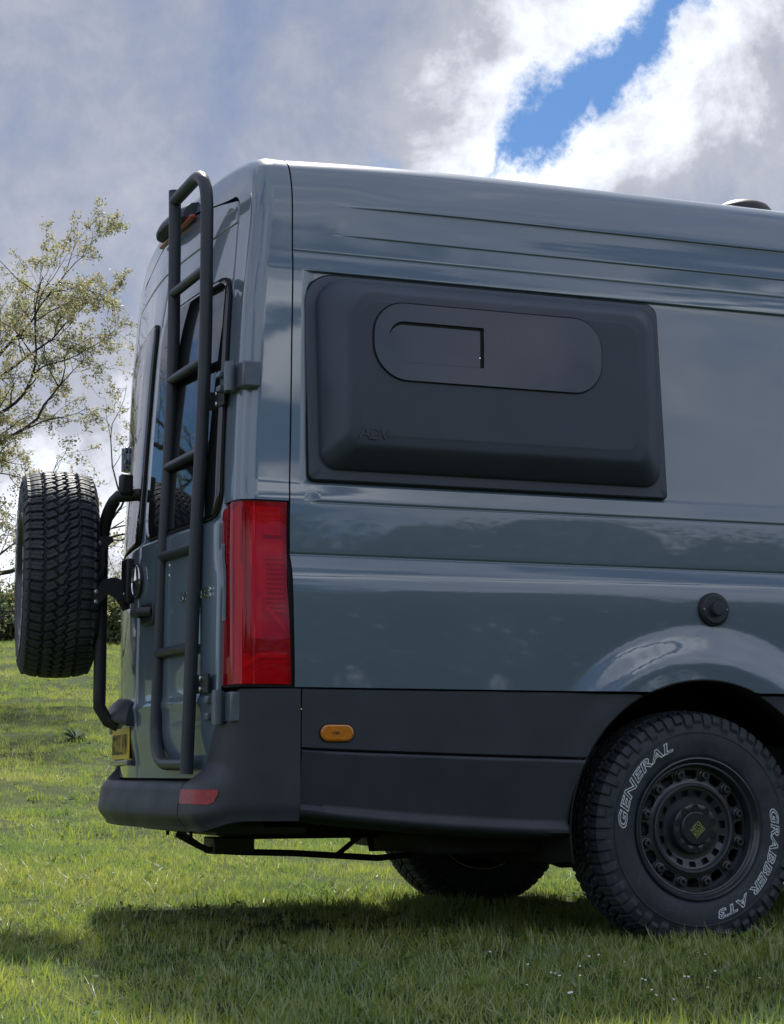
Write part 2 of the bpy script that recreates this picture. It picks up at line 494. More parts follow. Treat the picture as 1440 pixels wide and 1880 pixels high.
seam_s = pchip([0.4, 0.83, 1.30, 1.60, 2.20, 2.50, 2.70], [-0.016, -0.018, -0.028, -0.018, 0.006, 0.030, 0.046])
def wheel_r(x, z, ax=0.0): return np.hypot(x-ax, z-0.385)
ARCH_R = 0.485

def side_relief(x, z):
    """outward (towards -y) pressing of the side panel, metres"""
    x = np.asarray(x, float); z = np.asarray(z, float)
    h = np.zeros(np.broadcast(x, z).shape)
    # wheel-arch flares
    for ax in (0.0, 4.325):
        r = wheel_r(x, z, ax)
        h = h + 0.026*(1-sstep(r, 0.530, 0.675))*sstep(z, 0.5, 0.8)
    # roof-rail steps
    f1 = sstep(x, -1.26, -0.95); f2 = sstep(x, -1.30, -1.05)
    h = h + 0.009*f1*sstep(z, 2.3945, 2.3980)*(1-sstep(z, 2.40, 2.50))
    h = h + 0.006*f2*sstep(z, 2.2855, 2.2885)*(1-sstep(z, 2.29, 2.36))
    h = h - 0.005*np.exp(-((z-2.218)/0.004)**2)
    # recessed window panel
    inx = sstep(x, -1.352, -1.335)
    h = h - 0.013*inx*sstep(z, 1.458, 1.474)*(1-sstep(z, 2.1525, 2.156))
    # swage line under the panel with a rounded start
    zl = 1.404 + 0.055*sstep(-x, 1.318, 1.352)**1.5
    h = h - 0.0045*np.exp(-((z-zl)/0.0035)**2)*sstep(x, -1.356, -1.346)
    h = h - 0.005*np.exp(-((z-1.238)/0.0045)**2)
    return h

def dense(zs, marks, w, step):
    out = list(zs)
    for m in marks: out += list(np.arange(m-w, m+w, step))
    return np.array(sorted(set(np.round(out, 4))))
Z_SIDE = dense(np.arange(0.829, 2.53, 0.018), [2.396, 2.287, 2.218, 2.1545, 1.466, 1.404, 1.238], 0.010, 0.002)
Z_SIDE = dense(Z_SIDE, np.arange(0.84, 1.06, 0.018), 0.009, 0.009)
ROOF_T = np.linspace(0.15, 6, 34)

def body_section(x):
    """near half of the cross-section: list of (y, z)"""
    zs = Z_SIDE
    y = ysd(zs) - side_relief(x, zs)
    drop = 0.022*np.clip((-0.55-x)/0.85, 0, 1)**2
    zz = zs - drop*sstep(zs, 2.3, 2.53)
    ry = roof_t(ROOF_T); rz = roof_z(ROOF_T) - drop
    return np.concatenate([y, ry]), np.concatenate([zz, rz])

def cut_arches(me, axles=(0.0, 4.325), rad=ARCH_R):
    bm = bmesh.new(); bm.from_mesh(me)
    kill = []
    for f in bm.faces:
        c = f.calc_center_median()
        for ax in axles:
            if (c.y < 0.2 or c.y > 1.77) and math.hypot(c.x-ax, c.z-0.385) < rad: kill.append(f); break
    bmesh.ops.delete(bm, geom=kill, context='FACES')
    for v in bm.verts:
        if v.is_boundary and (v.co.y < 0.2 or v.co.y > 1.77):
            for ax in axles:
                dx, dz = v.co.x-ax, v.co.z-0.385
                d = math.hypot(dx, dz)
                if d < rad+0.03 and v.co.z > 0.40:
                    if abs(v.co.z-0.829) < 0.004 and d > rad+0.001: continue
                    v.co.x = ax+dx/d*rad; v.co.z = 0.385+dz/d*rad
    bm.to_mesh(me); bm.free()
    me.polygons.foreach_set('use_smooth', np.ones(len(me.polygons), bool))

# ---- body shell: sides and roof of the load bay, then a sloping cab
xs_b = np.concatenate([np.arange(-1.398, -0.9, 0.0135), np.arange(-0.9, 0.9, 0.016), np.arange(0.9, XF, 0.06), np.arange(XF, 5.36, 0.05)])
cab_top = pchip([XF, 3.85, 4.15, 4.55, 4.80, 5.10, 5.30, 5.36], [2.643, 2.60, 2.38, 1.78, 1.42, 1.30, 1.10, 0.95])
rows = []
for x in xs_b:
    y, z = body_section(x)
    if x > XF:
        top = float(cab_top(x))
        k = (top-0.829)/(2.643-0.829)
        z = 0.829+(z-0.829)*k
        nar = 0.10*sstep(x, 4.6, 5.36)
        y = YC-(YC-y)*(1-nar)
    yy = np.concatenate([y, (2*YC-y)[::-1][1:]]); zz = np.concatenate([z, z[::-1][1:]])
    rows.append(np.stack([x+seam_s(zz)*np.clip((-1.05-x)/0.348, 0, 1), yy, zz], -1))
me = MB().grid(np.array(rows)).mesh()
cut_arches(me)
body = obj('body', me, M['paint'], van, sharp=None)

# ---- rear frame: corner pillars and roof header, rounded into the rear face
def inner_profile(y, z):
    """door opening that belongs to an outer section point"""
    if z < 2.40 and y < 0.3:
        zi = z if z < 2.2 else 2.2+(z-2.2)*0.62
        return float(ysd(zi))+0.150, zi
    f = np.clip((y-0.122)/0.863, 0, 1)
    a = f**0.8
    yi = 0.2515+a*(YC-0.2515)
    s = np.clip((yi-0.2515)/0.10, 0, 1)
    zi = 2.324+0.128*math.sqrt(max(0, 1-(1-s)**2))+0.072*sstep(yi, 0.28, 0.95)
    return yi, zi
def corner_ring(y, z, k):
    """k: list of (mode, value) -> points from the side seam round to the door gap"""
    yi, zi = inner_profile(y, z)
    r = 0.055; L = math.hypot(yi-y, zi-z)
    pts = []
    for mode, v in k:
        if mode == 'x':
            xe = float(XR(y, z))+r
            x0_ = -1.403+float(seam_s(z)); pts.append((x0_+(xe-x0_)*v, y, z))
        elif mode == 'arc':
            d = r*(1-math.cos(v)); f = min(1, d/L)
            yy = y+(yi-y)*f; zz = z+(zi-z)*f
            pts.append((float(XR(yy, zz))+r*(1-math.sin(v)), yy, zz))
        elif mode == 'flat':
            f = r/L+(1-r/L)*v
            yy = y+(yi-y)*f; zz = z+(zi-z)*f
            pts.append((float(XR(yy, zz)), yy, zz))
        else:
            pts.append((float(XR(yi, zi))+v, yi, zi))
    return pts
KR = [('x', 0), ('x', .33), ('x', .66), ('x', .93)]+[('arc', R(a)) for a in (0, 12, 25, 38, 50, 62, 74, 84, 90)]+[('flat', .06), ('flat', .3), ('flat', .6), ('flat', .88), ('flat', .97), ('flat', 1.0), ('in', 0.006), ('in', 0.03)]
yb, zb = body_section(-1.403)
yb[:len(Z_SIDE)] = ysd(Z_SIDE)
near = [(a, b) for a, b in zip(yb, zb) if b > 1.4035]
ring = [corner_ring(a, b, KR) for a, b in near]
far = [[(p[0], 2*YC-p[1], p[2]) for p in rr] for rr in ring[::-1][1:]]
MB().grid(np.array(ring+far)).build('rear_frame', M['paint'], van, sharp=60)

# ---- dark backing behind the door gaps, and the inner sill
bk = [[(float(XR(y, z))+0.03, y, z) for y in np.linspace(float(ysd(z))+0.085, 2*YC-float(ysd(z))-0.085, 30)] for z in np.linspace(0.50, 2.46, 40)]
MB().grid(np.array(bk)).build('door_seal', M['gap'], van)
st = [[(-1.41+float(seam_s(z))+dx, float(ysd(z))+0.012, z) for dx in (0.0, 0.035)] for z in np.linspace(0.80, 2.44, 60)]
MB().grid(np.array(st)).build('seam_strip', M['gap'], van)

# ---- rear doors
def door_relief(y, z, s):
    """outward (towards -x) pressing"""
    h = 0.017*(1-sstep(z, 1.345, 1.375))
    h = h + 0.004*sstep(z, 2.3435, 2.3465)*(1-sstep(z, 2.35, 2.50))
    h = h - 0.010*(1-sstep(z, 0.60, 0.70))
    h = h + 0.006*np.exp(-((z-0.79)/0.02)**2)
    return h
top_curve_y = np.linspace(0.2515, YC, 200)
top_curve_z = []
for yi in top_curve_y:
    s_ = np.clip((yi-0.2515)/0.10, 0, 1)
    top_curve_z.append(2.324+0.128*math.sqrt(max(0, 1-(1-s_)**2))+0.072*float(sstep(yi, 0.28, 0.95)))
top_curve_z = np.array(top_curve_z)-0.006
def door_edge(z):
    if z < 2.318:
        zi = z
        return float(ysd(zi))+0.155
    return float(np.interp(z, top_curve_z, top_curve_y))+0.004
Z_DOOR = dense(np.linspace(0.552, 2.516, 70), [1.36, 0.79, 2.318], 0.025, 0.004)
Z_DOOR = dense(Z_DOOR, [2.345], 0.006, 0.0015)
Z_DOOR = Z_DOOR[(Z_DOOR < 2.518) & (Z_DOOR > 0.55)]
U = np.concatenate([[0, 0.004, 0.012], np.linspace(0.03, 0.97, 28), [0.99, 0.997, 1.0]])
def door_point(y, z, s, off=0.0):
    yy = y if s > 0 else 2*YC-y
    return (float(XR(y, z)-door_relief(y, z, s))-off, yy, z)
for s in (1, -1):
    rows = []
    for z in Z_DOOR:
        y0 = door_edge(z); y1 = YC-0.0035
        row = []
        for k, u in enumerate(U):
            y = y0+(y1-y0)*u
            p = list(door_point(y, z, s))
            rr = min(u, 1-u)*(y1-y0)
            if k in (0, len(U)-1): p[0] += 0.014
            elif k in (1, len(U)-2): p[0] += 0.003
            row.append(p)
        rows.append(row)
    door = MB().grid(np.array(rows)).build('rear_door', M['paint'], van, sharp=70)
    if s < 0: van_left_door = door
    else: van_right_door = door
    # window glass: rounded patch set proud of the skin, with a rubber rim
    def glass_patch(grow, off, mat, name, parent):
        rows = []
        z0, z1, rad = 1.372-grow, 2.160+grow, 0.085+grow
        for v in np.concatenate([np.linspace(0, 0.13, 14), np.linspace(0.15, 0.85, 18), np.linspace(0.87, 1, 14)]):
            z = z0+(z1-z0)*v
            e = min(z-z0, z1-z)
            ins = rad-math.sqrt(max(0, rad**2-max(0, rad-e)**2))
            ya = float(ysd(z))+0.166-grow+ins
            yb_ = YC-0.040+grow-ins*0.7
            rows.append([door_point(ya+(yb_-ya)*u, z, s, off) for u in np.linspace(0, 1, 22)])
        g = MB().grid(np.array(rows)).build(name, mat, parent, sharp=None)
        sm = g.modifiers.new('thick', 'SOLIDIFY'); sm.thickness = 0.006; sm.offset = 0
        return g
    glass_patch(0.010, 0.004, M['gap'], 'window_seal', door)
    glass_patch(0.0, 0.0085, M['glass'], 'window_glass', door)

# high-level brake light and camera hood on the header, above the doors
hb = MB()
hy = np.linspace(0.80, 2*YC-0.80, 15)
prof = [(-0.01, 2.522), (-0.045, 2.512), (-0.072, 2.518), (-0.074, 2.530), (-0.062, 2.555), (-0.03, 2.577), (0.06, 2.592)]
rows = []
for y in hy:
    e = 1-0.35*abs((y-YC)/0.185)**4
    rows.append([(float(XR(y, 2.53))+px_*e, y, 2.54+(pz_-2.54)*(0.6+0.4*e)-0.02) for px_, pz_ in prof])
hb.grid(np.array(rows))
hb.add([rows[0][i] for i in range(len(prof))], [tuple(range(len(prof)))])
hb.add([rows[-1][i] for i in range(len(prof))], [tuple(range(len(prof)))])
hood = hb.build('camera_hood', M['plastic'], van, sharp=40)
MB().box((float(XR(YC, 2.49))-0.014, YC, 2.492), (0.022, 0.46, 0.016)).build('brake_light', M['red_strip'], hood, bevel=0.006)
MB().lathe_y([(-0.02, 0.001), (-0.02, 0.016), (0.03, 0.016)], 18).build('camera_lens', M['glass'], hood, loc=(float(XR(YC, 2.52))-0.05, YC-0.10, 2.513))

# ---- tail lamps
def lamp(s):
    zs = np.linspace(0.836, 1.398, 46)
    kr = [('x', 0.06), ('x', .3), ('x', .6), ('x', .85)]+[('arc', R(a)) for a in (0, 12, 25, 38, 50, 62, 74, 84, 90)]+[('flat', .25), ('flat', .5), ('flat', .75), ('flat', .95)]
    def shell(off, z0=0.836, z1=1.398, lo=0.0, hi=1.0, n=30, sharpk=None):
        rows = []
        for z in np.linspace(z0, z1, n):
            y = min(float(ysd(z)), float(ysd(z))*0.55+0.0)      # the lens is flatter than the swaged panel
            y = -0.028+0.030*sstep(z, 0.84, 1.38)
            pts = np.array(corner_ring(float(y), z, kr))
            # the top edge of the lens slopes down towards the door
            d = np.r_[0, np.cumsum(np.linalg.norm(np.diff(pts, axis=0), axis=1))]; d /= d[-1]
            t = np.linspace(lo, hi, max(3, int(60*(hi-lo))))
            q = np.stack([np.interp(t, d, pts[:, k]) for k in range(3)], 1)
            nrm = np.gradient(q, axis=0)[:, [1, 0]]*np.array([1, -1])   # outward in plan
            nrm = np.stack([-nrm[:, 0]*-1, nrm[:, 1]], 1) if False else nrm
            tn = np.gradient(q[:, :2], axis=0); tn /= np.linalg.norm(tn, axis=1)[:, None]+1e-9
            out = np.stack([tn[:, 1]*-1, tn[:, 0]], 1)
            q[:, :2] += out*off
            q[:, 2] -= 0.020*sstep(t, 0.62, 1.0)*sstep(z, 1.30, 1.398)
            if s < 0: q[:, 1] = 2*YC-q[:, 1]
            rows.append(q)
        return MB().grid(np.array(rows))
    base = shell(-0.020).build('tail_lamp', M['lamp_mid'], van, sharp=None)
    ln = shell(0.006).build('lens', M['red_lens'], base, sharp=None)
    # inside: bright panels, dark column, ribbed block, sweeping light guides, clear reversing lens
    shell(-0.012, 1.10, 1.385, 0.05, 0.42).build('reflector', M['lamp_white'], base, sharp=None)
    shell(-0.012, 0.95, 1.12, 0.30, 0.52).build('reflector', M['lamp_white'], base, sharp=None)
    shell(-0.010, 0.93, 1.385, 0.43, 0.56).build('dark_column', M['lamp_dark'], base, sharp=None)
    shell(-0.009, 0.92, 0.975, 0.02, 0.46).build('dark_column', M['lamp_dark'], base, sharp=None)
    shell(-0.007, 1.285, 1.296, 0.03, 0.26).build('dark_column', M['lamp_dark'], base, sharp=None)
    shell(-0.008, 1.235, 1.283, 0.03, 0.25).build('reflector', M['lamp_white'], base, sharp=None)
    for i in range(24):
        z = 1.052+i*0.0075
        hi = 0.25 if z > 1.08 else 0.25-(1.08-z)*2.2
        shell(-0.005, z, z+0.0036, 0.03, hi, n=3).build('rib', M['lamp_white'] if i % 2 else M['lamp_dark'], base, sharp=None)
    for (a, b, t0, t1) in ((1.07, 1.00, 0.27, 0.03), (0.88, 0.925, 0.62, 0.34), (0.925, 0.925, 0.34, 0.03), (0.905, 0.905, 0.30, 0.03), (0.862, 0.905, 0.44, 0.30)):
        pts = []
        wdt = 0.016 if (a, b) in ((1.07, 1.00), (0.88, 0.925), (0.925, 0.925)) else 0.005
        m = MB(); n = 14
        cols = []
        for i in range(n):
            f = i/(n-1); z = a+(b-a)*(f**1.3); t = t0+(t1-t0)*f
            g = shell(-0.004, z-wdt/2, z+wdt/2, max(0, t-0.002), min(1, t+0.002), n=3)
            v = np.array(g.v).reshape(3, -1, 3)[:, 1]
            cols.append(v)
        m.grid(np.array(cols)).build('light_guide', M['lamp_white'], base, sharp=None)
    rv = shell(0.0085, 1.035, 1.275, 0.86, 0.995).build('reversing_lens', M['lamp_clear'], base, sharp=None)
    for t in (0.885, 0.93):
        shell(0.0095, 1.04, 1.27, t, t+0.012, n=10).build('lens_rib', M['chrome'], rv, sharp=None)
    # dark border gasket
    shell(0.002, 0.828, 0.837, 0, 1, n=3).build('gasket', M['gap'], base, sharp=None)
    shell(0.002, 1.396, 1.404, 0, 1, n=3).build('gasket', M['gap'], base, sharp=None)
    shell(0.003, 0.83, 1.402, 0.0, 0.03, n=20).build('gasket', M['gap'], base, sharp=None)
    shell(0.003, 0.83, 1.39, 0.985, 1.0, n=20).build('gasket', M['gap'], base, sharp=None)
    return base
lamp(1); lamp(-1)

# ---- lower cladding along the sides
def z_seam(x): return 0.640-0.030*np.clip((np.asarray(x)+1.39)/0.97, 0, 1)**0.8
def z_bot(x): return 0.377+0.070*np.clip((-0.45-np.asarray(x, float))/0.93, 0, 1)**1.6
def cladding(x0, x1, s, n):
    up, lo = [], []
    for x in np.linspace(x0, x1, n):
        zs, zb_ = float(z_seam(x)), float(z_bot(x))
        a, b = [], []
        fl = lambda z: 0.006*(1-sstep(wheel_r(x, z, 0 if x < 2 else 4.325), 0.50, 0.58))
        for z in np.r_[0.824, 0.821, np.linspace(0.815, zs+0.008, 16), zs+0.004, zs+0.002]:
            e = 0.008 if z in (0.824,) else 0.0
            e += 0.012*(1-sstep(z, zs+0.002, zs+0.006))
            a.append((x, float(ysd(z))-0.002-fl(z)+e, z))
        for k, v in enumerate(np.r_[0.0, 0.01, 0.03, np.linspace(0.06, 0.86, 16), 0.90, 0.94, 0.97, 1.0]):
            z = zs+(zb_-zs)*v
            y = -0.036-fl(z)+0.034*v
            if k == 0: y += 0.016
            if k == 1: y += 0.004
            if v > 0.86: y += -0.016*sstep(v, 0.86, 0.94)
            b.append((x, y, z))
        b += [(x, 0.000, zb_-0.012), (x, 0.05, zb_-0.022), (x, 0.13, zb_-0.026)]
        up.append(a); lo.append(b)
    for rows, name in ((up, 'side_cladding'), (lo, 'side_skirt')):
        Pn = np.array(rows)
        if s < 0: Pn[:, :, 1] = 2*YC-Pn[:, :, 1]
        me = MB().grid(Pn).mesh()
        cut_arches(me, rad=ARCH_R+0.002)
        obj(name, me, M['plastic'], van, sharp=50)
for s in (1, -1):
    cladding(-1.393, -0.12, s, 120)
    cladding(0.12, 4.18, s, 160)

# arch lips and liners
def arch(ax, s):
    th = np.linspace(R(-12), R(192), 72)
    rows = []
    for t in th:
        row = []
        for (r, dy) in ((ARCH_R+0.003, -0.0005), (ARCH_R-0.001, -0.003), (ARCH_R-0.004, 0.0), (ARCH_R-0.005, 0.012), (ARCH_R-0.004, 0.06), (ARCH_R+0.02, 0.10), (ARCH_R+0.03, 0.44)):
            x = ax+r*math.cos(t); z = 0.385+r*math.sin(t)
            base = float(ysd(np.clip(z, 0.36, 2.5)))-float(side_relief(x, max(z, 0.83)) if z > 0.829 else 0.006)
            row.append((x, base+dy, z))
        rows.append(row)
    Pn = np.array(rows)
    if s < 0: Pn[:, :, 1] = 2*YC-Pn[:, :, 1]
    MB().grid(Pn).build('wheel_arch', M['gap'], van, sharp=60)
    d = MB()
    a = [(ax+(ARCH_R+0.09)*math.cos(t), 0.405 if s > 0 else 2*YC-0.405, 0.385+(ARCH_R+0.09)*math.sin(t)) for t in th]
    d.add(a, [tuple(range(len(a)))])
    d.build('arch_liner', M['under'], van, smooth=False)
for ax in (0.0, 4.325):
    for s in (1, -1): arch(ax, s)

# ---- rear bumper
def bumper_path():
    """plan outline from the near side round the corner to the centre: (x, y, blend, nx, ny)"""
    p = [(-1.397, -0.033), (-1.43, -0.033), (-1.47, -0.032), (-1.51, -0.029), (-1.545, -0.020), (-1.575, -0.003), (-1.597, 0.020), (-1.609, 0.05), (-1.613, 0.09), (-1.616, 0.14), (-1.620, 0.20), (-1.624, 0.28)]
    return p
bp_ = bumper_path()
bx = pchip(range(len(bp_)), [a for a, b in bp_]); by = pchip(range(len(bp_)), [b for a, b in bp_])
def bump_col(x, y, nx, ny, f, ztop, zs_n=30, lip=True):
    """one column of the bumper: f is how far it swells outward (0 side .. 1 rear)"""
    zbot = 0.425-0.035*f
    col = []
    for v in np.linspace(0, 1, zs_n):
        z = zbot+(ztop-zbot)*v
        sw = 0.058*f*(1-sstep(z, 0.515, 0.60)) + 0.012*f*(1-sstep(z, 0.44, 0.53))
        under = 0.030*(1-sstep(z, zbot, zbot+0.05))*(0.4+0.6*f)
        o = sw-under
        col.append((x+nx*o, y+ny*o, z))
    if lip:
        ex = col[-1]
        col += [(ex[0]-nx*0.008, ex[1]-ny*0.008, ztop+0.003), (ex[0]-nx*(0.05+0.06*f), ex[1]-ny*(0.05+0.06*f), ztop+0.004)]
    b0 = col[0]
    return [(b0[0]-nx*0.14, b0[1]-ny*0.14, zbot-0.004), (b0[0]-nx*0.03, b0[1]-ny*0.03, zbot-0.003)]+col
def bumper(s):
    cols = []
    ts = np.concatenate([np.linspace(0, 3, 16), np.linspace(3.1, 9, 40), np.linspace(9.1, 11, 20)])
    pts = np.stack([bx(ts), by(ts)], 1)
    tn = np.gradient(pts, axis=0); tn /= np.linalg.norm(tn, axis=1)[:, None]
    for (x, y), (tx, ty) in zip(pts, tn):
        nx, ny = -ty, tx                     # outward
        if nx*(x+0.5)+ny*(y-YC) < 0: nx, ny = -nx, -ny
        f = float(sstep(y, -0.02, 0.16))
        zt = 0.822
        if x < -1.56: zt = 0.822-0.105*float(sstep(y, 0.0, 0.05))
        if y > 0.12: zt = 0.717-0.177*float(sstep(y, 0.135, 0.275))**0.7
        cols.append(bump_col(x, y, nx, ny, f, zt))
    Pn = np.array(cols)
    if s < 0: Pn[:, :, 1] = 2*YC-Pn[:, :, 1]
    return MB().grid(Pn).build('bumper_corner', M['plastic'], van, sharp=60)
bc = bumper(1); bumper(-1)
cols = []
for y in np.linspace(0.2835, 2*YC-0.2835, 60):
    x = -1.624-0.030*(1-((y-YC)/0.705)**2)
    cols.append(bump_col(x, y, -1, 0, 1.0, 0.5395))
MB().grid(np.array(cols)).build('rear_bumper', M['plastic'], van, sharp=60)
# bumper/cladding joint
MB().box((-1.397, 0.012, 0.62), (0.012, 0.02, 0.40)).build('joint_strip', M['gap'], van, smooth=False)
# reflectors set in the bumper corners
for s in (1, -1):
    rows = []
    for z, lo, hi in ((0.474, 7.75, 10.85), (0.482, 7.35, 10.95), (0.505, 7.05, 11.0), (0.519, 7.0, 11.0)):
        row = []
        for t in np.linspace(lo, hi, 14):
            x, y = float(bx(t)), float(by(t))
            e = 0.05
            tx, ty = float(bx(min(11, t+e))-bx(t-e)), float(by(min(11, t+e))-by(t-e))
            l = math.hypot(tx, ty); nx, ny = -ty/l, tx/l
            if nx > 0 and y > 0.03: nx, ny = -nx, -ny
            if ny > 0 and y < 0.03: nx, ny = -nx, -ny
            f = float(sstep(y, -0.02, 0.16))
            o = 0.058*f*(1-sstep(z, 0.515, 0.60)) + 0.012*f*(1-sstep(z, 0.44, 0.53))+0.0025
            row.append((x+nx*o, y+ny*o, z))
        rows.append(row)
    Pn = np.array(rows)
    if s < 0: Pn[:, :, 1] = 2*YC-Pn[:, :, 1]
    MB().grid(Pn).build('reflector', M['reflector'], van, sharp=None)

# ---- side window pod
def rrect(x0, x1, z0, z1, r, n=10):
    """rounded outline; r = (bl, br, tr, tl)"""
    out = []
    for (cx, cz, rad, a0) in ((x0+r[0], z0+r[0], r[0], 180), (x1-r[1], z0+r[1], r[1], 270), (x1-r[2], z1-r[2], r[2], 0), (x0+r[3], z1-r[3], r[3], 90)):
        for k in range(n+1):
            a = R(a0+90*k/n); out.append((cx+rad*math.cos(a), cz+rad*math.sin(a)))
    return np.array(out)
def loft(loops, cap=True):
    m = MB(); P_ = np.array([np.vstack([l, l[:1]]) for l in loops]); m.grid(P_)
    if cap: m.add(loops[-1], [tuple(range(len(loops[-1])))])
    return m
def pod_y(z): return float(ysd(z))+0.010
def oloop(o2, yf): return np.array([(p[0], yf(p[1]), p[1]) for p in o2])
def pod(s):
    A = (-1.361, -0.098, 1.474, 2.143)
    fl = [oloop(rrect(*A, (0.022, 0.02, 0.04, 0.10)), lambda z: pod_y(z)+0.012),
          oloop(rrect(*A, (0.022, 0.02, 0.04, 0.10)), lambda z: pod_y(z)-0.014),
          oloop(rrect(A[0]+.004, A[1]-.004, A[2]+.004, A[3]-.004, (0.02, 0.018, 0.036, 0.098)), lambda z: pod_y(z)-0.018),
          oloop(rrect(A[0]+.030, A[1]-.022, A[2]+.030, A[3]-.016, (0.03, 0.03, 0.05, 0.09)), lambda z: pod_y(z)-0.019)]
    sl = rrect(A[0]-.005, A[1]+.005, A[2]-.005, A[3]+.005, (0.025, 0.022, 0.042, 0.105))
    m = loft(fl)
    base = m.build('window_pod', M['pod'], van, sharp=40)
    loft([oloop(sl, lambda z: pod_y(z)+0.01), oloop(sl, lambda z: pod_y(z)-0.008)]).build('pod_seal', M['gap'], base, sharp=30)
    # blister: base loop -> shoulder -> face
    face = lambda z: -0.092
    B0 = (-1.328, -0.124, 1.508, 2.124)
    F = (-1.252, -0.222, 1.582, 2.062)
    loops = []
    for k, lift in ((0, 0), (.02, .10), (.08, .22), (.28, .45), (.52, .68), (.74, .87), (.88, .955), (.96, .985), (1.04, .997), (1.16, 1.0)):
        q = [B0[0]+(F[0]-B0[0])*k, B0[1]+(F[1]-B0[1])*k, B0[2]+(F[2]-B0[2])*k, B0[3]+(F[3]-B0[3])*k]
        rad = np.array((0.045, 0.045, 0.055, 0.075))+0.012*(1-k)
        loops.append(oloop(rrect(*q, rad), lambda z, lift=lift: (pod_y(z)-0.017)*(1-lift)+(-0.092)*lift))
    q = rrect(F[0]+0.03, F[1]-0.03, F[2]+0.03, F[3]-0.03, (0.05, 0.05, 0.05, 0.06))
    loops.append(oloop(q, lambda z: -0.0945))
    m = loft(loops)
    shell = m.build('pod_shell', M['pod'], base, sharp=50)
    # window: glazed panel with a dark joint round it, and a sliding vent pane set back
    W_ = (-1.182, -0.388, 1.790, 2.034)
    wr = (0.115, 0.10, 0.10, 0.10)
    o0 = rrect(W_[0]-.005, W_[1]+.005, W_[2]-.005, W_[3]+.005, [r+.005 for r in wr], 12)
    loft([oloop(o0, lambda z: -0.085), oloop(o0, lambda z: -0.0950)]).build('window_joint', M['gap'], base, sharp=30)
    o1 = rrect(*W_, wr, 12)
    fr_in = rrect(-1.132, -0.808, 1.846, 1.977, (0.05, 0.004, 0.004, 0.05), 12)
    yo = lambda z: -0.0985
    m = MB()
    # frame: triangulate the ring between outline and the vent opening
    bm = bmesh.new()
    def loopverts(o2, y): return [bm.verts.new((p[0], y, p[1])) for p in o2]
    a = loopverts(o1, -0.1010); b = loopverts(fr_in, -0.1010)
    ea = [bm.edges.new((a[i], a[(i+1) % len(a)])) for i in range(len(a))]
    eb = [bm.edges.new((b[i], b[(i+1) % len(b)])) for i in range(len(b))]
    bmesh.ops.triangle_fill(bm, use_beauty=True, use_dissolve=False, edges=ea+eb)
    a2 = loopverts(o1, -0.0935); b2 = loopverts(fr_in, -0.0935)
    for l, l2 in ((a, a2), (b, b2)):
        for i in range(len(l)):
            try: bm.faces.new((l[i], l[(i+1) % len(l)], l2[(i+1) % len(l)], l2[i]))
            except ValueError: pass
    bmesh.ops.recalc_face_normals(bm, faces=bm.faces)
    me = bpy.data.meshes.new('pane'); bm.to_mesh(me); bm.free()
    obj('window_pane', me, M['glass_pod'], base)
    o2 = rrect(-1.1305, -0.8195, 1.8475, 1.9665, (0.05, 0.003, 0.003, 0.047), 12)
    loft([oloop(o2, lambda z: -0.090), oloop(o2, lambda z: -0.0962)]).build('vent_pane', M['glass_pod'], base, sharp=30)
    MB().box((-0.8215, -0.0975, 1.879), (0.004, 0.003, 0.004)).build('latch', M['chrome'], base)
    if s < 0:
        for o in [base]+list(base.children):
            pass
    return base
M['glass_pod'] = material('pod_glass', (0.034, 0.048, 0.076), 0.05, spec=0.6, var=(6, 0.1))
pod_o = pod(1)

# ---- lettering helper: outlined or solid letters from the built-in font
def text_mesh(s, size, outline=None, extrude=0.0, shear=0.0, spacing=1.0, offset=0.0):
    cu = bpy.data.curves.new('txt', 'FONT')
    cu.body = s; cu.size = size; cu.shear = shear; cu.space_character = spacing
    cu.offset = offset
    cu.resolution_u = 3
    if outline:
        cu.fill_mode = 'NONE'; cu.bevel_depth = outline; cu.bevel_resolution = 1
    else:
        cu.extrude = extrude
    o = bpy.data.objects.new('txt', cu); scene.collection.objects.link(o)
    dg = bpy.context.evaluated_depsgraph_get()
    me = bpy.data.meshes.new_from_object(o.evaluated_get(dg))
    v = np.array([w.co for w in me.vertices]); f = [tuple(p.vertices) for p in me.polygons]
    bpy.data.objects.remove(o); bpy.data.curves.remove(cu); bpy.data.meshes.remove(me)
    return v, f
# raised maker's mark on the pod: big A, small capitals
m = MB(); xo = -1.232
for ch, sz in (('A', 0.062), ('D', 0.050), ('V', 0.050)):
    v, f = text_mesh(ch, sz, extrude=0.0025)
    w = v[:, 0].max()-v[:, 0].min()
    m.add(np.stack([xo+v[:, 0]-v[:, 0].min(), -0.0945-v[:, 2], 1.597+v[:, 1]], 1), f)
    xo += w*0.98
m.build('raised_letters', M['pod'], pod_o, smooth=False)

# ---- side marker, vent cap
o0 = rrect(-1.3375, -1.2215, 0.6615, 0.7185, (0.0285,)*4, 10)
mk = loft([oloop(o0, lambda z: -0.026), oloop(o0, lambda z: -0.034)]).build('side_marker', M['gap'], van, sharp=30)
o0 = rrect(-1.333, -1.226, 0.665, 0.715, (0.025,)*4, 10); o1 = rrect(-1.327, -1.232, 0.670, 0.710, (0.020,)*4, 10)
loft([oloop(o0, lambda z: -0.032), oloop(o0, lambda z: -0.037), oloop(o1, lambda z: -0.041)]).build('amber_lens', M['amber'], mk, sharp=30)
MB().box((-1.281, -0.0405, 0.690), (0.014, 0.002, 0.010)).box((-1.293, -0.0405, 0.690), (0.006, 0.002, 0.006)).build('lens_mark', M['amber_dark'], mk, smooth=False)
cy = float(ysd(1.105))-float(side_relief(0.047, 1.105))
vc = MB().lathe_y([(0.01, 0.056), (-0.010, 0.056), (-0.014, 0.053), (-0.015, 0.049)], 44, (0.047, cy, 1.105)).build('inlet_cap', M['black'], van)
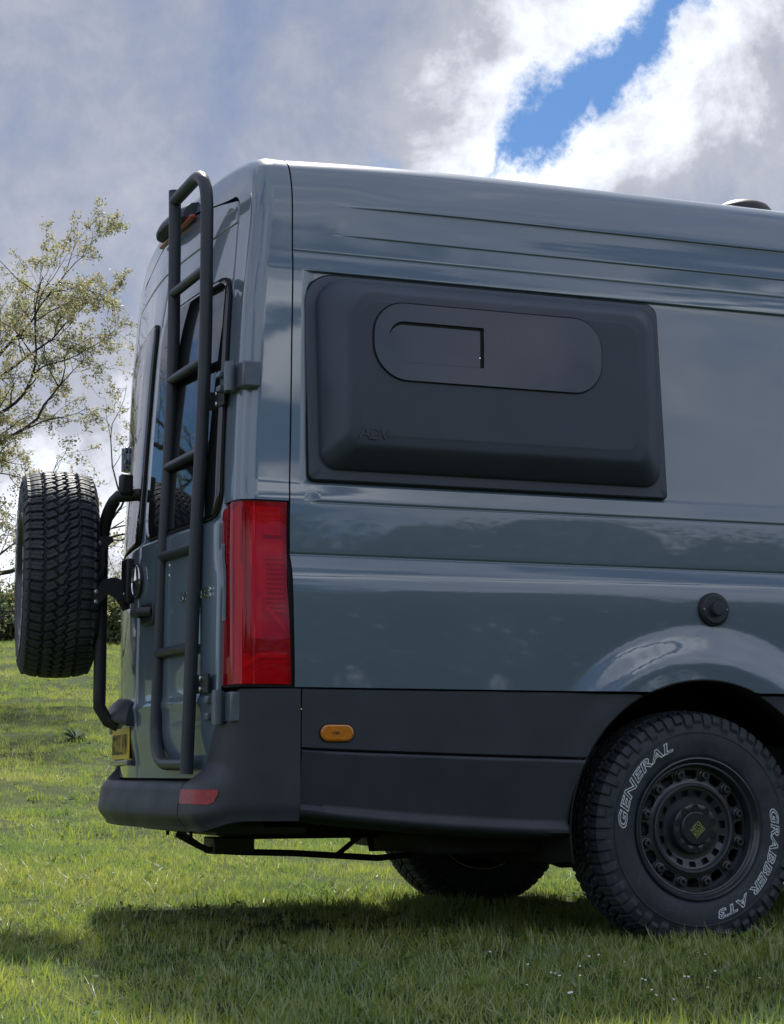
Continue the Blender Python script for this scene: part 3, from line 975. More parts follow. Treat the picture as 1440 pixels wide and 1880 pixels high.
MB().lathe_y([(-0.012, 0.050), (-0.017, 0.048), (-0.020, 0.044), (-0.020, 0.024)], 44, (0.047, cy, 1.105)).build('cap_ring', M['plastic'], vc)
MB().lathe_y([(-0.018, 0.024), (-0.040, 0.022), (-0.043, 0.019), (-0.043, 0.0005)], 36, (0.047, cy, 1.105)).build('cap_knob', M['plastic'], vc)
for sx in (-0.043, 0.043):
    MB().lathe_y([(-0.018, 0.004), (-0.022, 0.003), (-0.022, 0.0003)], 12, (0.047+sx, cy, 1.105)).build('screw', M['bolt'], vc)

# ---- roof vent
def lathe_z(prof, n=40, c=(0, 0, 0)):
    m = MB().lathe_y([(h, r) for r, h in prof], n)
    m.v = [(x+c[0], z+c[1], y+c[2]) for x, y, z in m.v]
    return m
lathe_z([(0.105, -0.01), (0.105, 0.012), (0.098, 0.016), (0.098, 0.026), (0.112, 0.028), (0.110, 0.045), (0.095, 0.066), (0.065, 0.080), (0.03, 0.085), (0.001, 0.086)], 40,
        (0.60, 0.62, 2.640)).build('roof_vent', M['vent'], van)

# ---- ladder
_lx = pchip([0.5, 0.95, 1.30, 1.65, 2.05, 2.33, 2.6], [-1.664, -1.650, -1.640, -1.624, -1.614, -1.614, -1.617])
def lad_x(z): return float(_lx(z))
def bez(p0, p1, p2, n=10):
    t = np.linspace(0, 1, n)[:, None]
    p0, p1, p2 = map(np.array, (p0, p1, p2))
    return list((1-t)**2*p0+2*t*(1-t)*p1+t*t*p2)
YR_, YL_ = 0.292, 0.680
zr = np.linspace(0.565, 2.385, 24)
right = [(lad_x(z)+0.0, YR_, z) for z in zr]
right += bez(right[-1], (lad_x(2.53), YR_, 2.532), (lad_x(2.52), YR_+0.16, 2.524), 12)[1:]
right += [(lad_x(2.51), YL_-0.005, 2.516)]
lad = MB().tube(right, 0.0212, 18).build('ladder', M['tube'], van, sharp=60)
zl = np.linspace(2.552, 0.74, 24)
left = [(lad_x(z), YL_, z) for z in zl]
left += bez(left[-1], (lad_x(0.60), YL_, 0.598), (lad_x(0.6), YL_-0.16, 0.598), 12)[1:]
left += [(lad_x(0.6), YR_+0.005, 0.598)]
MB().tube(left, 0.0212, 18).build('stile', M['tube'], lad, sharp=60)
for z in (2.190, 1.889, 1.590, 1.286, 0.963):
    MB().tube([(lad_x(z)-0.004, YR_, z), (lad_x(z)-0.004, YL_, z)], 0.0165, 16).build('rung', M['tube'], lad, sharp=60)
for (y0, y1, z) in ((0.175, YR_, 1.752), (0.175, YR_, 0.845), (YL_-0.12, YL_, 1.235)):
    b = MB()
    xf = float(XR(0.3, z))-0.004-(0.017 if z < 1.36 else 0)
    b.box((xf-0.004, (y0+y1)/2-0.01, z), (0.006, y1-y0+0.02, 0.058))
    b.box(((xf+lad_x(z))/2, y1-0.012, z), (abs(xf-lad_x(z)), 0.012, 0.058))
    br = b.build('ladder_bracket', M['black'], lad, smooth=False)
    for dz in (-0.017, 0.017):
        k = MB().lathe_y([(0, 0.009), (-0.005, 0.009), (-0.008, 0.005), (-0.008, 0.0003)], 12)
        k.v = [(y+xf-0.006, x+y0+0.055, zz+z+dz) for x, y, zz in k.v]
        k.build('bracket_bolt', M['bolt'], br)

# ---- hinges
def hinge(z, s, h):
    x0 = -1.600+float(Lean(z)); f = lambda y: y if s > 0 else 2*YC-y
    m = MB()
    m.box((x0-0.012, f(0.165), z), (0.022, 0.085, h*0.86))
    m.box((x0-0.018, f(0.105), z), (0.030, 0.060, h))
    m.box((x0+0.020, f(0.035), z), (0.060, 0.066, h*0.92))
    g = m.build('hinge', M['hinge'], van, smooth=True, sharp=30, bevel=0.006)
    k = MB().tube([(x0-0.030, f(0.075), z-h*0.52), (x0-0.030, f(0.075), z+h*0.52)], 0.017, 16)
    k.build('hinge_pin', M['hinge'], g, sharp=40)
    for dz in (-h*0.26, h*0.26):
        MB().box((x0-0.030, f(0.178), z+dz), (0.020, 0.040, h*0.24)).build('hinge_lug', M['hinge'], g, bevel=0.005)
for s in (1, -1):
    hinge(1.797, s, 0.088); hinge(0.768, s, 0.100)

# ---- fittings on the rear doors: badge, handle, lettering, number plate
def turn_x(m, c):
    """take a shape lathed about Y (outer side -y) and point its outer side to -x at c"""
    m.v = [(y+c[0], -x+c[1], z+c[2]) for x, y, z in m.v]
    return m
def rear_x(y, z): return float(XR(min(y, 2*YC-y), z)-door_relief(y, z, 1))
sx_ = rear_x(YC, 1.232)
badge = turn_x(MB().lathe_y([(0.005, 0.062), (-0.010, 0.062), (-0.013, 0.058), (-0.011, 0.0003)], 40), (sx_, YC, 1.232)).build('badge', M['black'], van)
turn_x(MB().lathe_y([(-0.011, 0.0575), (-0.016, 0.0565), (-0.016, 0.0515), (-0.011, 0.0505)], 40), (sx_, YC, 1.232)).build('badge_ring', M['chrome'], badge)
st = MB()
for k in range(3):
    a = R(90+120*k); c, sn = math.cos(a), math.sin(a)
    tip = (0.052*c, 0.052*sn); l = (0.009*math.cos(a+R(60)), 0.009*math.sin(a+R(60))); r_ = (0.009*math.cos(a-R(60)), 0.009*math.sin(a-R(60)))
    X0 = sx_-0.012
    st.add([(X0-0.007, YC, 1.232), (X0, YC-l[0], 1.232+l[1]), (X0-0.002, YC-tip[0], 1.232+tip[1]), (X0, YC-r_[0], 1.232+r_[1])], [(0, 1, 2), (0, 2, 3)])
st.build('badge_star', M['chrome'], badge, smooth=False)
hx_ = rear_x(0.80, 1.105)
hd = MB().box((hx_-0.010, 0.800, 1.105), (0.024, 0.17, 0.075)).build('door_handle', M['black'], van_right_door, bevel=0.010)
MB().tube([(hx_-0.020, 0.865, 1.108), (hx_-0.052, 0.845, 1.108), (hx_-0.054, 0.76, 1.108), (hx_-0.020, 0.735, 1.108)], 0.015, 12).build('grip', M['plastic'], hd, sharp=50)
v, f = text_mesh('SPRINTER', 0.044, extrude=0.002, shear=0.15, spacing=1.12)
w = v[:, 0].max(); k = 0.29/w
m = MB()
m.add([(rear_x(0.475-p[0]*k, 1.118)-0.004-p[2], 0.475-p[0]*k, 1.118+p[1]) for p in v], f)
m.build('raised_letters', M['chrome'], van_right_door, smooth=False)
# number plate recess, hood and plate on the left door
px0 = rear_x(1.33, 0.67)
m = MB()
pl_y0, pl_y1 = 1.045, 1.625
m.box((px0+0.004, (pl_y0+pl_y1)/2, 0.675), (0.012, pl_y1-pl_y0+0.03, 0.165))
holder = m.build('plate_holder', M['black'], van_left_door, bevel=0.004)
hp = [(0.006, 0.832), (-0.008, 0.834), (-0.034, 0.812), (-0.052, 0.775), (-0.052, 0.760), (-0.044, 0.752), (0.006, 0.752)]
rows = []
for y in np.linspace(pl_y0-0.03, pl_y1+0.03, 20):
    t = abs(y-(pl_y0+pl_y1)/2)/((pl_y1-pl_y0)/2+0.03)
    e = 1-0.55*t**5; lift = -0.022*t**2.5
    rows.append([(rear_x(y, 0.78)+dx*e, y, z+lift) for dx, z in hp])
m = MB().grid(np.array(rows)); m.add(rows[0], [tuple(range(len(hp)))]); m.add(rows[-1], [tuple(range(len(hp)))])
m.build('plate_hood', M['plastic'], van_left_door, sharp=40)
pr = R(6)
plate = MB().box((px0-0.010, 1.335, 0.672), (0.004, 0.520, 0.111)).build('number_plate', M['plate'], van_left_door, bevel=0.0015)
yo_ = 1.335+0.238
for ch in 'KX25 LVW':
    if ch == ' ': yo_ -= 0.033; continue
    v, f = text_mesh(ch, 0.104, extrude=0.0006)
    w = v[:, 0].max()-v[:, 0].min()
    MB().add([(px0-0.0125-p[2], yo_-(p[0]-v[:, 0].min())/w*0.050, 0.634+p[1]) for p in v], f).build('plate_letter', M['plate_ink'], plate, smooth=False)
    yo_ -= 0.061
m = MB().box((px0-0.010, 1.335, 0.604), (0.018, 0.53, 0.018)); m.build('plate_ledge', M['hinge'], van_left_door, bevel=0.003)

# ---- wheels
NP = 62
def tyre_mesh():
    nt = NP*18
    th = np.linspace(0, 2*np.pi, nt, endpoint=False)
    # outer sidewall columns (y, r), tread columns, inner sidewall
    sw = [(-0.094, 0.214), (-0.103, 0.222), (-0.110, 0.232), (-0.1145, 0.241), (-0.1165, 0.243), (-0.118, 0.247), (-0.1215, 0.262), (-0.1245, 0.280), (-0.1250, 0.298), (-0.1238, 0.312), (-0.1256, 0.3135), (-0.1256, 0.3165), (-0.1222, 0.318), (-0.1205, 0.326)]
    sh = [(-0.1195, 0.329), (-0.1185, 0.334), (-0.116, 0.342), (-0.113, 0.350), (-0.110, 0.358), (-0.1065, 0.366), (-0.103, 0.372)]
    us = np.concatenate([np.linspace(-1, -0.70, 11), np.linspace(-0.68, 0.68, 48), np.linspace(0.70, 1, 11)])
    ph = th*NP/(2*np.pi)
    tri = lambda t: 2*np.abs(2*(t-np.floor(t+0.5)))-1
    def tread_h(u):
        au = abs(u); sg = 1 if u > 0 else -1
        off = 0.5 if u > 0 else 0.0
        g = np.zeros_like(ph)
        # zigzag long grooves
        for (c, amp, w, o) in ((0.555, 0.045, 0.040, 0.0), (0.165, 0.075, 0.034, 0.35)):
            d = np.abs(au-(c+amp*tri(ph+off+o)))
            g = np.maximum(g, 1-np.clip((d-w)/0.02, 0, 1))
        # lateral grooves
        if au > 0.555: q = ph+off+0.35*sg*(au-0.55); wl = 0.10
        elif au > 0.165: q = ph+off+0.5+sg*(-1.35)*(au-0.16); wl = 0.085
        else: q = ph+0.2-1.6*u; wl = 0.08
        d = np.abs(q-np.round(q))
        k = 1-np.clip((d-wl)/0.05, 0, 1)
        if au > 0.555: k = k*sstep(au, 0.57, 0.62)
        elif au > 0.165: k = k*sstep(au, 0.19, 0.23)*(1-sstep(au, 0.50, 0.54))
        g = np.maximum(g, k)
        # sipes
        q2 = q*1.0+0.5; d2 = np.abs(q2-np.round(q2))
        g = np.maximum(g, 0.16*(1-np.clip((d2-0.025)/0.02, 0, 1)))
        return g
    cols = []
    for y, r in sw: cols.append((np.full(nt, y), np.full(nt, r)))
    def lug(k):   # shoulder lugs carried down the sidewall, alternately long and short
        q = ph+0.35*(-1)*0.45; d = np.abs(q-np.round(q))
        alt = (np.floor(q+0.5).astype(int) % 2) 
        return 1-(1-np.clip((d-0.11)/0.05, 0, 1))
    for i, (y, r) in enumerate(sh):
        l = lug(i)
        qi = np.floor(ph-0.16).astype(int) % 2
        reach = np.where(qi == 0, 1.0, 1.0 if i > 2 else 0.0)
        cols.append((y-0.0075*l*reach*(0.3 if i == 0 else 0.7 if i == 1 else 1), r+0.004*l*reach))
    for u in us:
        y = 0.101*u; r = 0.390-0.010*u**2-0.006*abs(u)**8
        g = tread_h(u)
        cols.append((np.full(nt, y), r-0.0115*g))
    for i, (y, r) in list(enumerate(sh))[::-1]:
        l = lug(i); cols.append((-(y-0.0075*l), r+0.004*l))
    for y, r in sw[::-1]: cols.append((np.full(nt, -y), np.full(nt, r)))
    n = len(cols)
    Pn = np.zeros((n, nt, 3))
    for i, (y, r) in enumerate(cols):
        Pn[i, :, 0] = r*np.cos(th); Pn[i, :, 1] = y; Pn[i, :, 2] = r*np.sin(th)
    idx = np.arange(n*nt).reshape(n, nt)
    nx = np.roll(idx, -1, axis=1)
    F = np.stack([idx[:-1], idx[1:], nx[1:], nx[:-1]], -1).reshape(-1, 4)
    me = bpy.data.meshes.new('tyre')
    me.vertices.add(n*nt); me.vertices.foreach_set('co', Pn.reshape(-1))
    me.loops.add(F.size); me.loops.foreach_set('vertex_index', F.reshape(-1).astype(np.int32))
    me.polygons.add(len(F)); me.polygons.foreach_set('loop_start', (np.arange(len(F))*4).astype(np.int32))
    me.update(); me.validate()
    me.polygons.foreach_set('use_smooth', np.ones(len(F), bool))
    me.set_sharp_from_angle(angle=R(32))
    me.materials.append(M['tyre'])
    return me
TYRE = tyre_mesh()

def polar_plate(r0, r1, y, thick, cut, nr=14, nt=360, dish=None):
    """annular plate facing -y with windows where cut(r, deg) is True"""
    rs = np.linspace(r0, r1, nr); th = np.linspace(0, 2*np.pi, nt, endpoint=False)
    bm = bmesh.new()
    V = [[bm.verts.new((r*math.cos(t), y+(dish(r) if dish else 0), r*math.sin(t))) for t in th] for r in rs]
    for i in range(nr-1):
        for k in range(nt):
            if cut((rs[i]+rs[i+1])/2, math.degrees(th[k])+180/nt): continue
            bm.faces.new((V[i][k], V[i][(k+1) % nt], V[i+1][(k+1) % nt], V[i+1][k]))
    bmesh.ops.delete(bm, geom=[v for v in bm.verts if not v.link_faces], context='VERTS')
    bmesh.ops.recalc_face_normals(bm, faces=bm.faces)
    ret = bmesh.ops.extrude_face_region(bm, geom=list(bm.faces))
    for g in ret['geom']:
        if isinstance(g, bmesh.types.BMVert): g.co.y += thick
    bmesh.ops.recalc_face_normals(bm, faces=bm.faces)
    me = bpy.data.meshes.new('plate'); bm.to_mesh(me); bm.free()
    return me
BOLTS = [15+30*k for k in range(12)]
def cut_outer(r, deg):
    d = min(abs((deg-b+180) % 360-180) for b in BOLTS)
    if 0.160 < r < 0.1935: return d > (7.5 if r > 0.168 else 9.5)
    if 0.108 < r < 0.129:
        return abs((deg+6) % 24-12) < 6.2
    return False
RIM_FACE = polar_plate(0.078, 0.204, 0.026, 0.016, cut_outer, nr=22, nt=360, dish=lambda r: 0.010*(1-sstep(r, 0.10, 0.135)) + 0.004*sstep(r, 0.15, 0.165))
RIM_LIP = MB().lathe_y([(-0.093, 0.205), (-0.101, 0.218), (-0.109, 0.228), (-0.116, 0.2345), (-0.120, 0.233), (-0.121, 0.229), (-0.117, 0.225), (-0.112, 0.222),
                        (-0.106, 0.2185), (-0.103, 0.215), (-0.1035, 0.211), (-0.1015, 0.207), (-0.094, 0.2035), (-0.070, 0.2015), (-0.02, 0.198), (0.06, 0.198), (0.10, 0.215), (0.112, 0.222)], 96).mesh()
RIM_RING = MB().lathe_y([(0.012, 0.137), (-0.004, 0.1385), (-0.006, 0.1405), (-0.006, 0.1435), (-0.004, 0.146), (0.006, 0.1475)], 96).mesh()
HUB = MB().lathe_y([(0.05, 0.083), (0.000, 0.083), (-0.006, 0.080), (-0.008, 0.076), (-0.008, 0.060), (-0.006, 0.056), (-0.012, 0.055), (-0.014, 0.052)], 64).mesh()
CAP = MB().lathe_y([(0.0, 0.053), (-0.012, 0.0525), (-0.015, 0.050), (-0.0155, 0.0003)], 48).mesh()
def hexnut():
    m = MB()
    m.lathe_y([(0.010, 0.0145), (-0.004, 0.0145), (-0.005, 0.012)], 20)
    m.lathe_y([(-0.004, 0.0115), (-0.014, 0.0115), (-0.015, 0.0095), (-0.015, 0.0062), (-0.007, 0.0060), (-0.007, 0.0002)], 6)
    return m.mesh(False)
NUT = hexnut()
LUG = MB().lathe_y([(-0.0095, 0.0125), (-0.0102, 0.0105), (-0.0085, 0.010), (-0.0085, 0.0003)], 18).mesh()
def arc_text(s, r0, a0, span, size, y0, bold):
    v, f = text_mesh(s, size, outline=bold, shear=0.22, spacing=1.08, offset=0.0008)
    x0, x1 = v[:, 0].min(), v[:, 0].max()
    # letters run clockwise seen from outside (-y): outside view has +x to the right, +z up
    a = R(a0)-(v[:, 0]-x0)/(x1-x0)*R(span)
    r = r0+v[:, 1]*1.0
    yy = y0+0.0*r
    # follow the sidewall bulge
    prof_r = [0.247, 0.262, 0.280, 0.298, 0.314, 0.326]; prof_y = [-0.118, -0.1215, -0.1245, -0.1250, -0.1235, -0.1205]
    yy = np.interp(r, prof_r, prof_y)-0.0002-v[:, 2]*0.8
    m = MB().add(np.stack([r*np.cos(a), yy, r*np.sin(a)], 1), f)
    return m.mesh(False)
LET1 = arc_text('GENERAL', 0.272, 179, 69, 0.044, 0, 0.0013)
LET2 = arc_text('GRABBER AT3', 0.272, 13, 91, 0.040, 0, 0.0012)
m = MB()
for s_, dz, k_ in (('NITO', 0.0015, 0.044), ('ROGUE', -0.0165, 0.044)):
    v, f = text_mesh(s_, 0.021, extrude=0.0003)
    w = v[:, 0].max()
    m.add(np.stack([(v[:, 0]/w-0.5)*k_, -0.0158-v[:, 2], v[:, 1]+dz], 1), f)
m.box((0, -0.0158, -0.0205), (0.046, 0.0006, 0.0016))
mm = np.array(m.v); ca, sa = math.cos(R(42)), math.sin(R(42))
m.v = [tuple(p) for p in np.stack([mm[:, 0]*ca-mm[:, 2]*sa, mm[:, 1], mm[:, 0]*sa+mm[:, 2]*ca], 1)]
CAPTXT = m.mesh(False)
FLANGE = MB().lathe_y([(0.104, 0.205), (0.113, 0.215), (0.119, 0.226), (0.121, 0.231), (0.118, 0.2335)], 72).mesh()
DRUM = MB().lathe_y([(0.02, 0.07), (0.022, 0.165), (0.03, 0.175), (0.06, 0.178), (0.062, 0.200)], 64).mesh()

def wheel(name, loc, rot, tread_phase=0.0, detail=True):
    """outer side faces local -y"""
    w = bpy.data.objects.new(name, RIM_LIP)
    if not RIM_LIP.materials: RIM_LIP.materials.append(M['rim'])
    link(w, van); w.location = loc; w.rotation_euler = rot
    t = obj('tyre', TYRE, None, w); t.rotation_euler = (0, tread_phase, 0)
    o = obj('rim_face', RIM_FACE, M['rim'], w); o.location = (0, -0.100, 0)
    obj('rim_ring', RIM_RING, M['barrel'], w).location = (0, -0.078, 0)  # lighter grey than the rim, a highlight put into the ring's colour
    obj('hub', HUB, M['rim'], w).location = (0, -0.086, 0)
    obj('centre_cap', CAP, M['black'], w).location = (0, -0.088, 0)
    obj('cap_letters', CAPTXT, M['cap_ink'], w).location = (0, -0.0885, 0)
    obj('brake_drum', DRUM, M['barrel'], w).location = (0, -0.066, 0)
    obj('rim_flange', FLANGE, M['bolt'], w)
    for b in BOLTS:
        n = obj('wheel_bolt', NUT, M['rim'], w)
        n.location = (0.1795*math.cos(R(b)), -0.072, 0.1795*math.sin(R(b))); n.rotation_euler = (0, R(b*7), 0); n.scale = (1.22, 1.1, 1.22)
    for k in range(10):
        a = R(18+36*k)
        obj('lug_hole', LUG, M['rim_dark'], w).location = (0.068*math.cos(a), -0.086, 0.068*math.sin(a))
    obj('tyre_letters', LET1, M['letter'], t if False else w)
    obj('tyre_letters', LET2, M['letter'], w)
    return w
for me_, sh_ in ((RIM_LIP, 30), (RIM_RING, 30), (HUB, 30), (CAP, 30), (DRUM, 30), (LUG, 30)):
    me_.set_sharp_from_angle(angle=R(sh_))
ZW = 0.385
wheel('rear_wheel', (0, 0.118, ZW), (0, 0, 0), 0.02)
wheel('rear_wheel', (0, 2*YC-0.118, ZW+0.025), (0, 0, math.pi), 0.3)
wheel('front_wheel', (4.325, 0.118, ZW), (0, 0, 0), 0.5)
wheel('front_wheel', (4.325, 2*YC-0.118, ZW+0.02), (0, 0, math.pi), 0.9)
SP = (-1.832, 1.470, 1.292)
spare = wheel('spare_wheel', SP, (0, R(2.0), R(-90)), 0.21)
spare.scale = (0.972, 1.07, 0.972)
spare.rotation_mode = 'ZXY'
spare.rotation_euler = (R(-2.2), 0, R(-98.5))

# ---- spare wheel carrier
cm = MB()
tubep = [(-1.655, 1.20, 0.735), (-1.69, 1.21, 0.75), (-1.722, 1.215, 0.80)]
tubep += [(-1.722, 1.215, z) for z in np.linspace(0.85, 1.36, 8)]
tubep += bez((-1.722, 1.215, 1.38), (-1.718, 1.20, 1.50), (-1.690, 1.12, 1.545), 8)[1:]
tubep += [(-1.60, 1.10, 1.555)]
carrier = MB().tube(tubep, 0.0225, 16).build('wheel_carrier', M['black'], van, sharp=60)
def plate_yz(poly, x0, x1, name, mat=M['black']):
    return MB().prism(poly, 0, x0, x1).build(name, mat, carrier, smooth=False)
# bracket plates between the door, the tube and the spare
MB().prism([(-1.645, 1.30), (-1.645, 1.145), (-1.668, 1.135), (-1.690, 1.175), (-1.720, 1.195), (-1.752, 1.165), (-1.785, 1.135), (-1.775, 1.20), (-1.742, 1.245), (-1.700, 1.255), (-1.674, 1.245), (-1.664, 1.275), (-1.660, 1.300)],
           1, 1.10, 1.112).build('carrier_arm', M['black'], carrier, smooth=False)
MB().prism([(-1.785, 1.40), (-1.705, 1.402), (-1.700, 1.385), (-1.722, 1.365), (-1.735, 1.340), (-1.728, 1.30), (-1.745, 1.262), (-1.785, 1.20)],
           1, 1.130, 1.142).build('carrier_plate', M['black'], carrier, smooth=False)
MB().box((-1.775, 1.33, 1.29), (0.014, 0.42, 0.20)).build('carrier_plate', M['black'], carrier, bevel=0.01)
MB().box((-1.655, 1.10, 1.24), (0.03, 0.08, 0.16)).build('carrier_foot', M['black'], carrier, bevel=0.008)
MB().box((-1.668, 1.095, 1.585), (0.045, 0.05, 0.075)).build('carrier_clamp', M['black'], carrier, bevel=0.010)
MB().tube([(-1.77, 1.42, 1.292), (-1.80, 1.47, 1.292), (-1.93, 1.47, 1.292)], 0.030, 14).build('carrier_spindle', M['black'], carrier)
for (x, z, y) in ((-1.752, 1.376, 1.127), (-1.757, 1.22, 1.127), (-1.768, 1.20, 1.096), (-1.664, 1.195, 1.096), (-1.768, 1.165, 1.096)):
    MB().lathe_y([(0.004, 0.008), (-0.004, 0.008), (-0.007, 0.005), (-0.007, 0.0003)], 12, (x, y, z)).build('carrier_bolt', M['bolt'], carrier)

# ---- underbody
MB().box((1.7, YC, 0.56), (6.1, 1.66, 0.20)).build('floor_pan', M['under'], van, bevel=0.02)
MB().box((-1.30, YC, 0.445), (0.35, 1.50, 0.06)).build('rear_crossmember', M['under'], van, bevel=0.01)
m = MB(); m.box((-1.10, YC+0.1, 0.40), (0.55, 1.0, 0.10)).box((-0.80, YC-0.25, 0.42), (0.9, 0.28, 0.12))
m.build('fuel_tray', M['under'], van, bevel=0.03)
for s in (1, -1):
    m = MB()
    yy = 0.52 if s > 0 else 2*YC-0.52
    pts = [(x, yy, 0.40-0.10*math.cos((x)/0.75*1.2)) for x in np.linspace(-0.75, 0.75, 13)]
    for k in range(3):
        m.tube([(p[0]*(1-0.12*k), p[1], p[2]-0.014*k) for p in pts], 0.014, 8)
    m.build('leaf_spring', M['under'], van)
m = MB().tube([(0, 0.2, ZW-0.01), (0, 0.62, ZW-0.01), (0, 0.80, ZW-0.02), (0, YC, ZW-0.02), (0, 1.17, ZW-0.02), (0, 1.35, ZW-0.01), (0, 1.78, ZW)], [0.05, 0.05, 0.10, 0.15, 0.10, 0.05, 0.05], 18)
m.build('rear_axle', M['under'], van)
m = MB().tube([(0.5, 1.30, 0.40), (0.1, 1.33, 0.30), (-0.05, 1.36, 0.262), (-0.3, 1.40, 0.29)], 0.034, 14)
m.build('exhaust_pipe', M['bolt'], van)
# tow frame hanging under the tail
m = MB().tube([(-1.60, 0.62, 0.372), (-1.555, 0.60, 0.345), (-1.50, 0.60, 0.318), (-1.40, 0.60, 0.310), (-1.20, 0.60, 0.303), (-0.90, 0.60, 0.282), (-0.78, 0.60, 0.292), (-0.70, 0.60, 0.36)], 0.011, 10)
tow = m.build('tow_frame', M['black'], van)
MB().box((-1.42, 0.62, 0.332), (0.14, 0.12, 0.055)).build('tow_bracket', M['black'], tow, bevel=0.005)
MB().box((-1.555, 0.62, 0.352), (0.09, 0.05, 0.016), rot=Matrix.Rotation(R(35), 3, 'Y')).build('tow_bracket', M['black'], tow, bevel=0.003)
MB().tube([(-1.05, 0.60, 0.293), (-0.98, 0.60, 0.345), (-0.90, 0.60, 0.40)], 0.009, 8).build('tow_stay', M['black'], tow)
MB().box((-1.45, 0.62, 0.392), (0.30, 0.9, 0.03)).build('tow_beam', M['black'], tow, bevel=0.006)
m = MB().box((-0.50, 0.40, 0.345), (0.80, 0.50, 0.07)); m.build('heat_shield', M['under'], van, bevel=0.015)
for (x, y) in ((-1.60, 0.45), (-1.58, 0.80)):
    MB().tube([(x, y, 0.41), (x, y, 0.362)], 0.006, 8).build('tow_hook', M['under'], van)

# the left half of the tail falls away a little more than the right
def fall_away(o):
    if o.type == 'MESH' and o.data.users == 1:
        n = len(o.data.vertices); co = np.zeros(n*3, np.float32); o.data.vertices.foreach_get('co', co); co = co.reshape(-1, 3)
        w = np.clip((-1.40-co[:, 0])/0.2, 0, 1)*np.clip((co[:, 1]-1.0)/0.85, 0, 1.1)**1.4
        co[:, 0] += 0.12*w; o.data.vertices.foreach_set('co', co.reshape(-1)); o.data.update()
    for c in o.children: fall_away(c)
for c in van.children:
    if not c.name.endswith('wheel') and '_wheel.' not in c.name and c.name.split('.')[0] not in ('body', 'wheel_carrier'): fall_away(c)

# ================================================================== vegetation
def mesh_quads(name, Pq, mat, tint=None, smooth=False):
    """Pq: (n, k, 3) polygons of k corners"""
    n, k = Pq.shape[:2]
    me = bpy.data.meshes.new(name)
    me.vertices.add(n*k); me.vertices.foreach_set('co', Pq.reshape(-1).astype(np.float32))
    me.loops.add(n*k); me.loops.foreach_set('vertex_index', np.arange(n*k, dtype=np.int32))
    me.polygons.add(n); me.polygons.foreach_set('loop_start', (np.arange(n)*k).astype(np.int32))
    me.update()
    if tint is not None:
        a = me.attributes.new('tint', 'FLOAT', 'POINT')
        a.data.foreach_set('value', np.repeat(tint, k).astype(np.float32))
    me.materials.append(mat)
    return me
def leaves(centers, size, n_per, spread, g, droop=0.0):
    """leaf-shaped quads scattered round the centres"""
    c = np.repeat(centers, n_per, axis=0)
    n = len(c)
    c = c+g.normal(0, 1, (n, 3))*spread
    d = g.normal(0, 1, (n, 3)); d[:, 2] += 0.3-droop; d /= np.linalg.norm(d, axis=1)[:, None]
    e = np.cross(d, g.normal(0, 1, (n, 3))); e /= np.linalg.norm(e, axis=1)[:, None]+1e-9
    s = (size*g.uniform(0.55, 1.35, n))[:, None]
    return np.stack([c, c+d*s*0.5+e*s*0.28, c+d*s, c+d*s*0.5-e*s*0.28], 1)

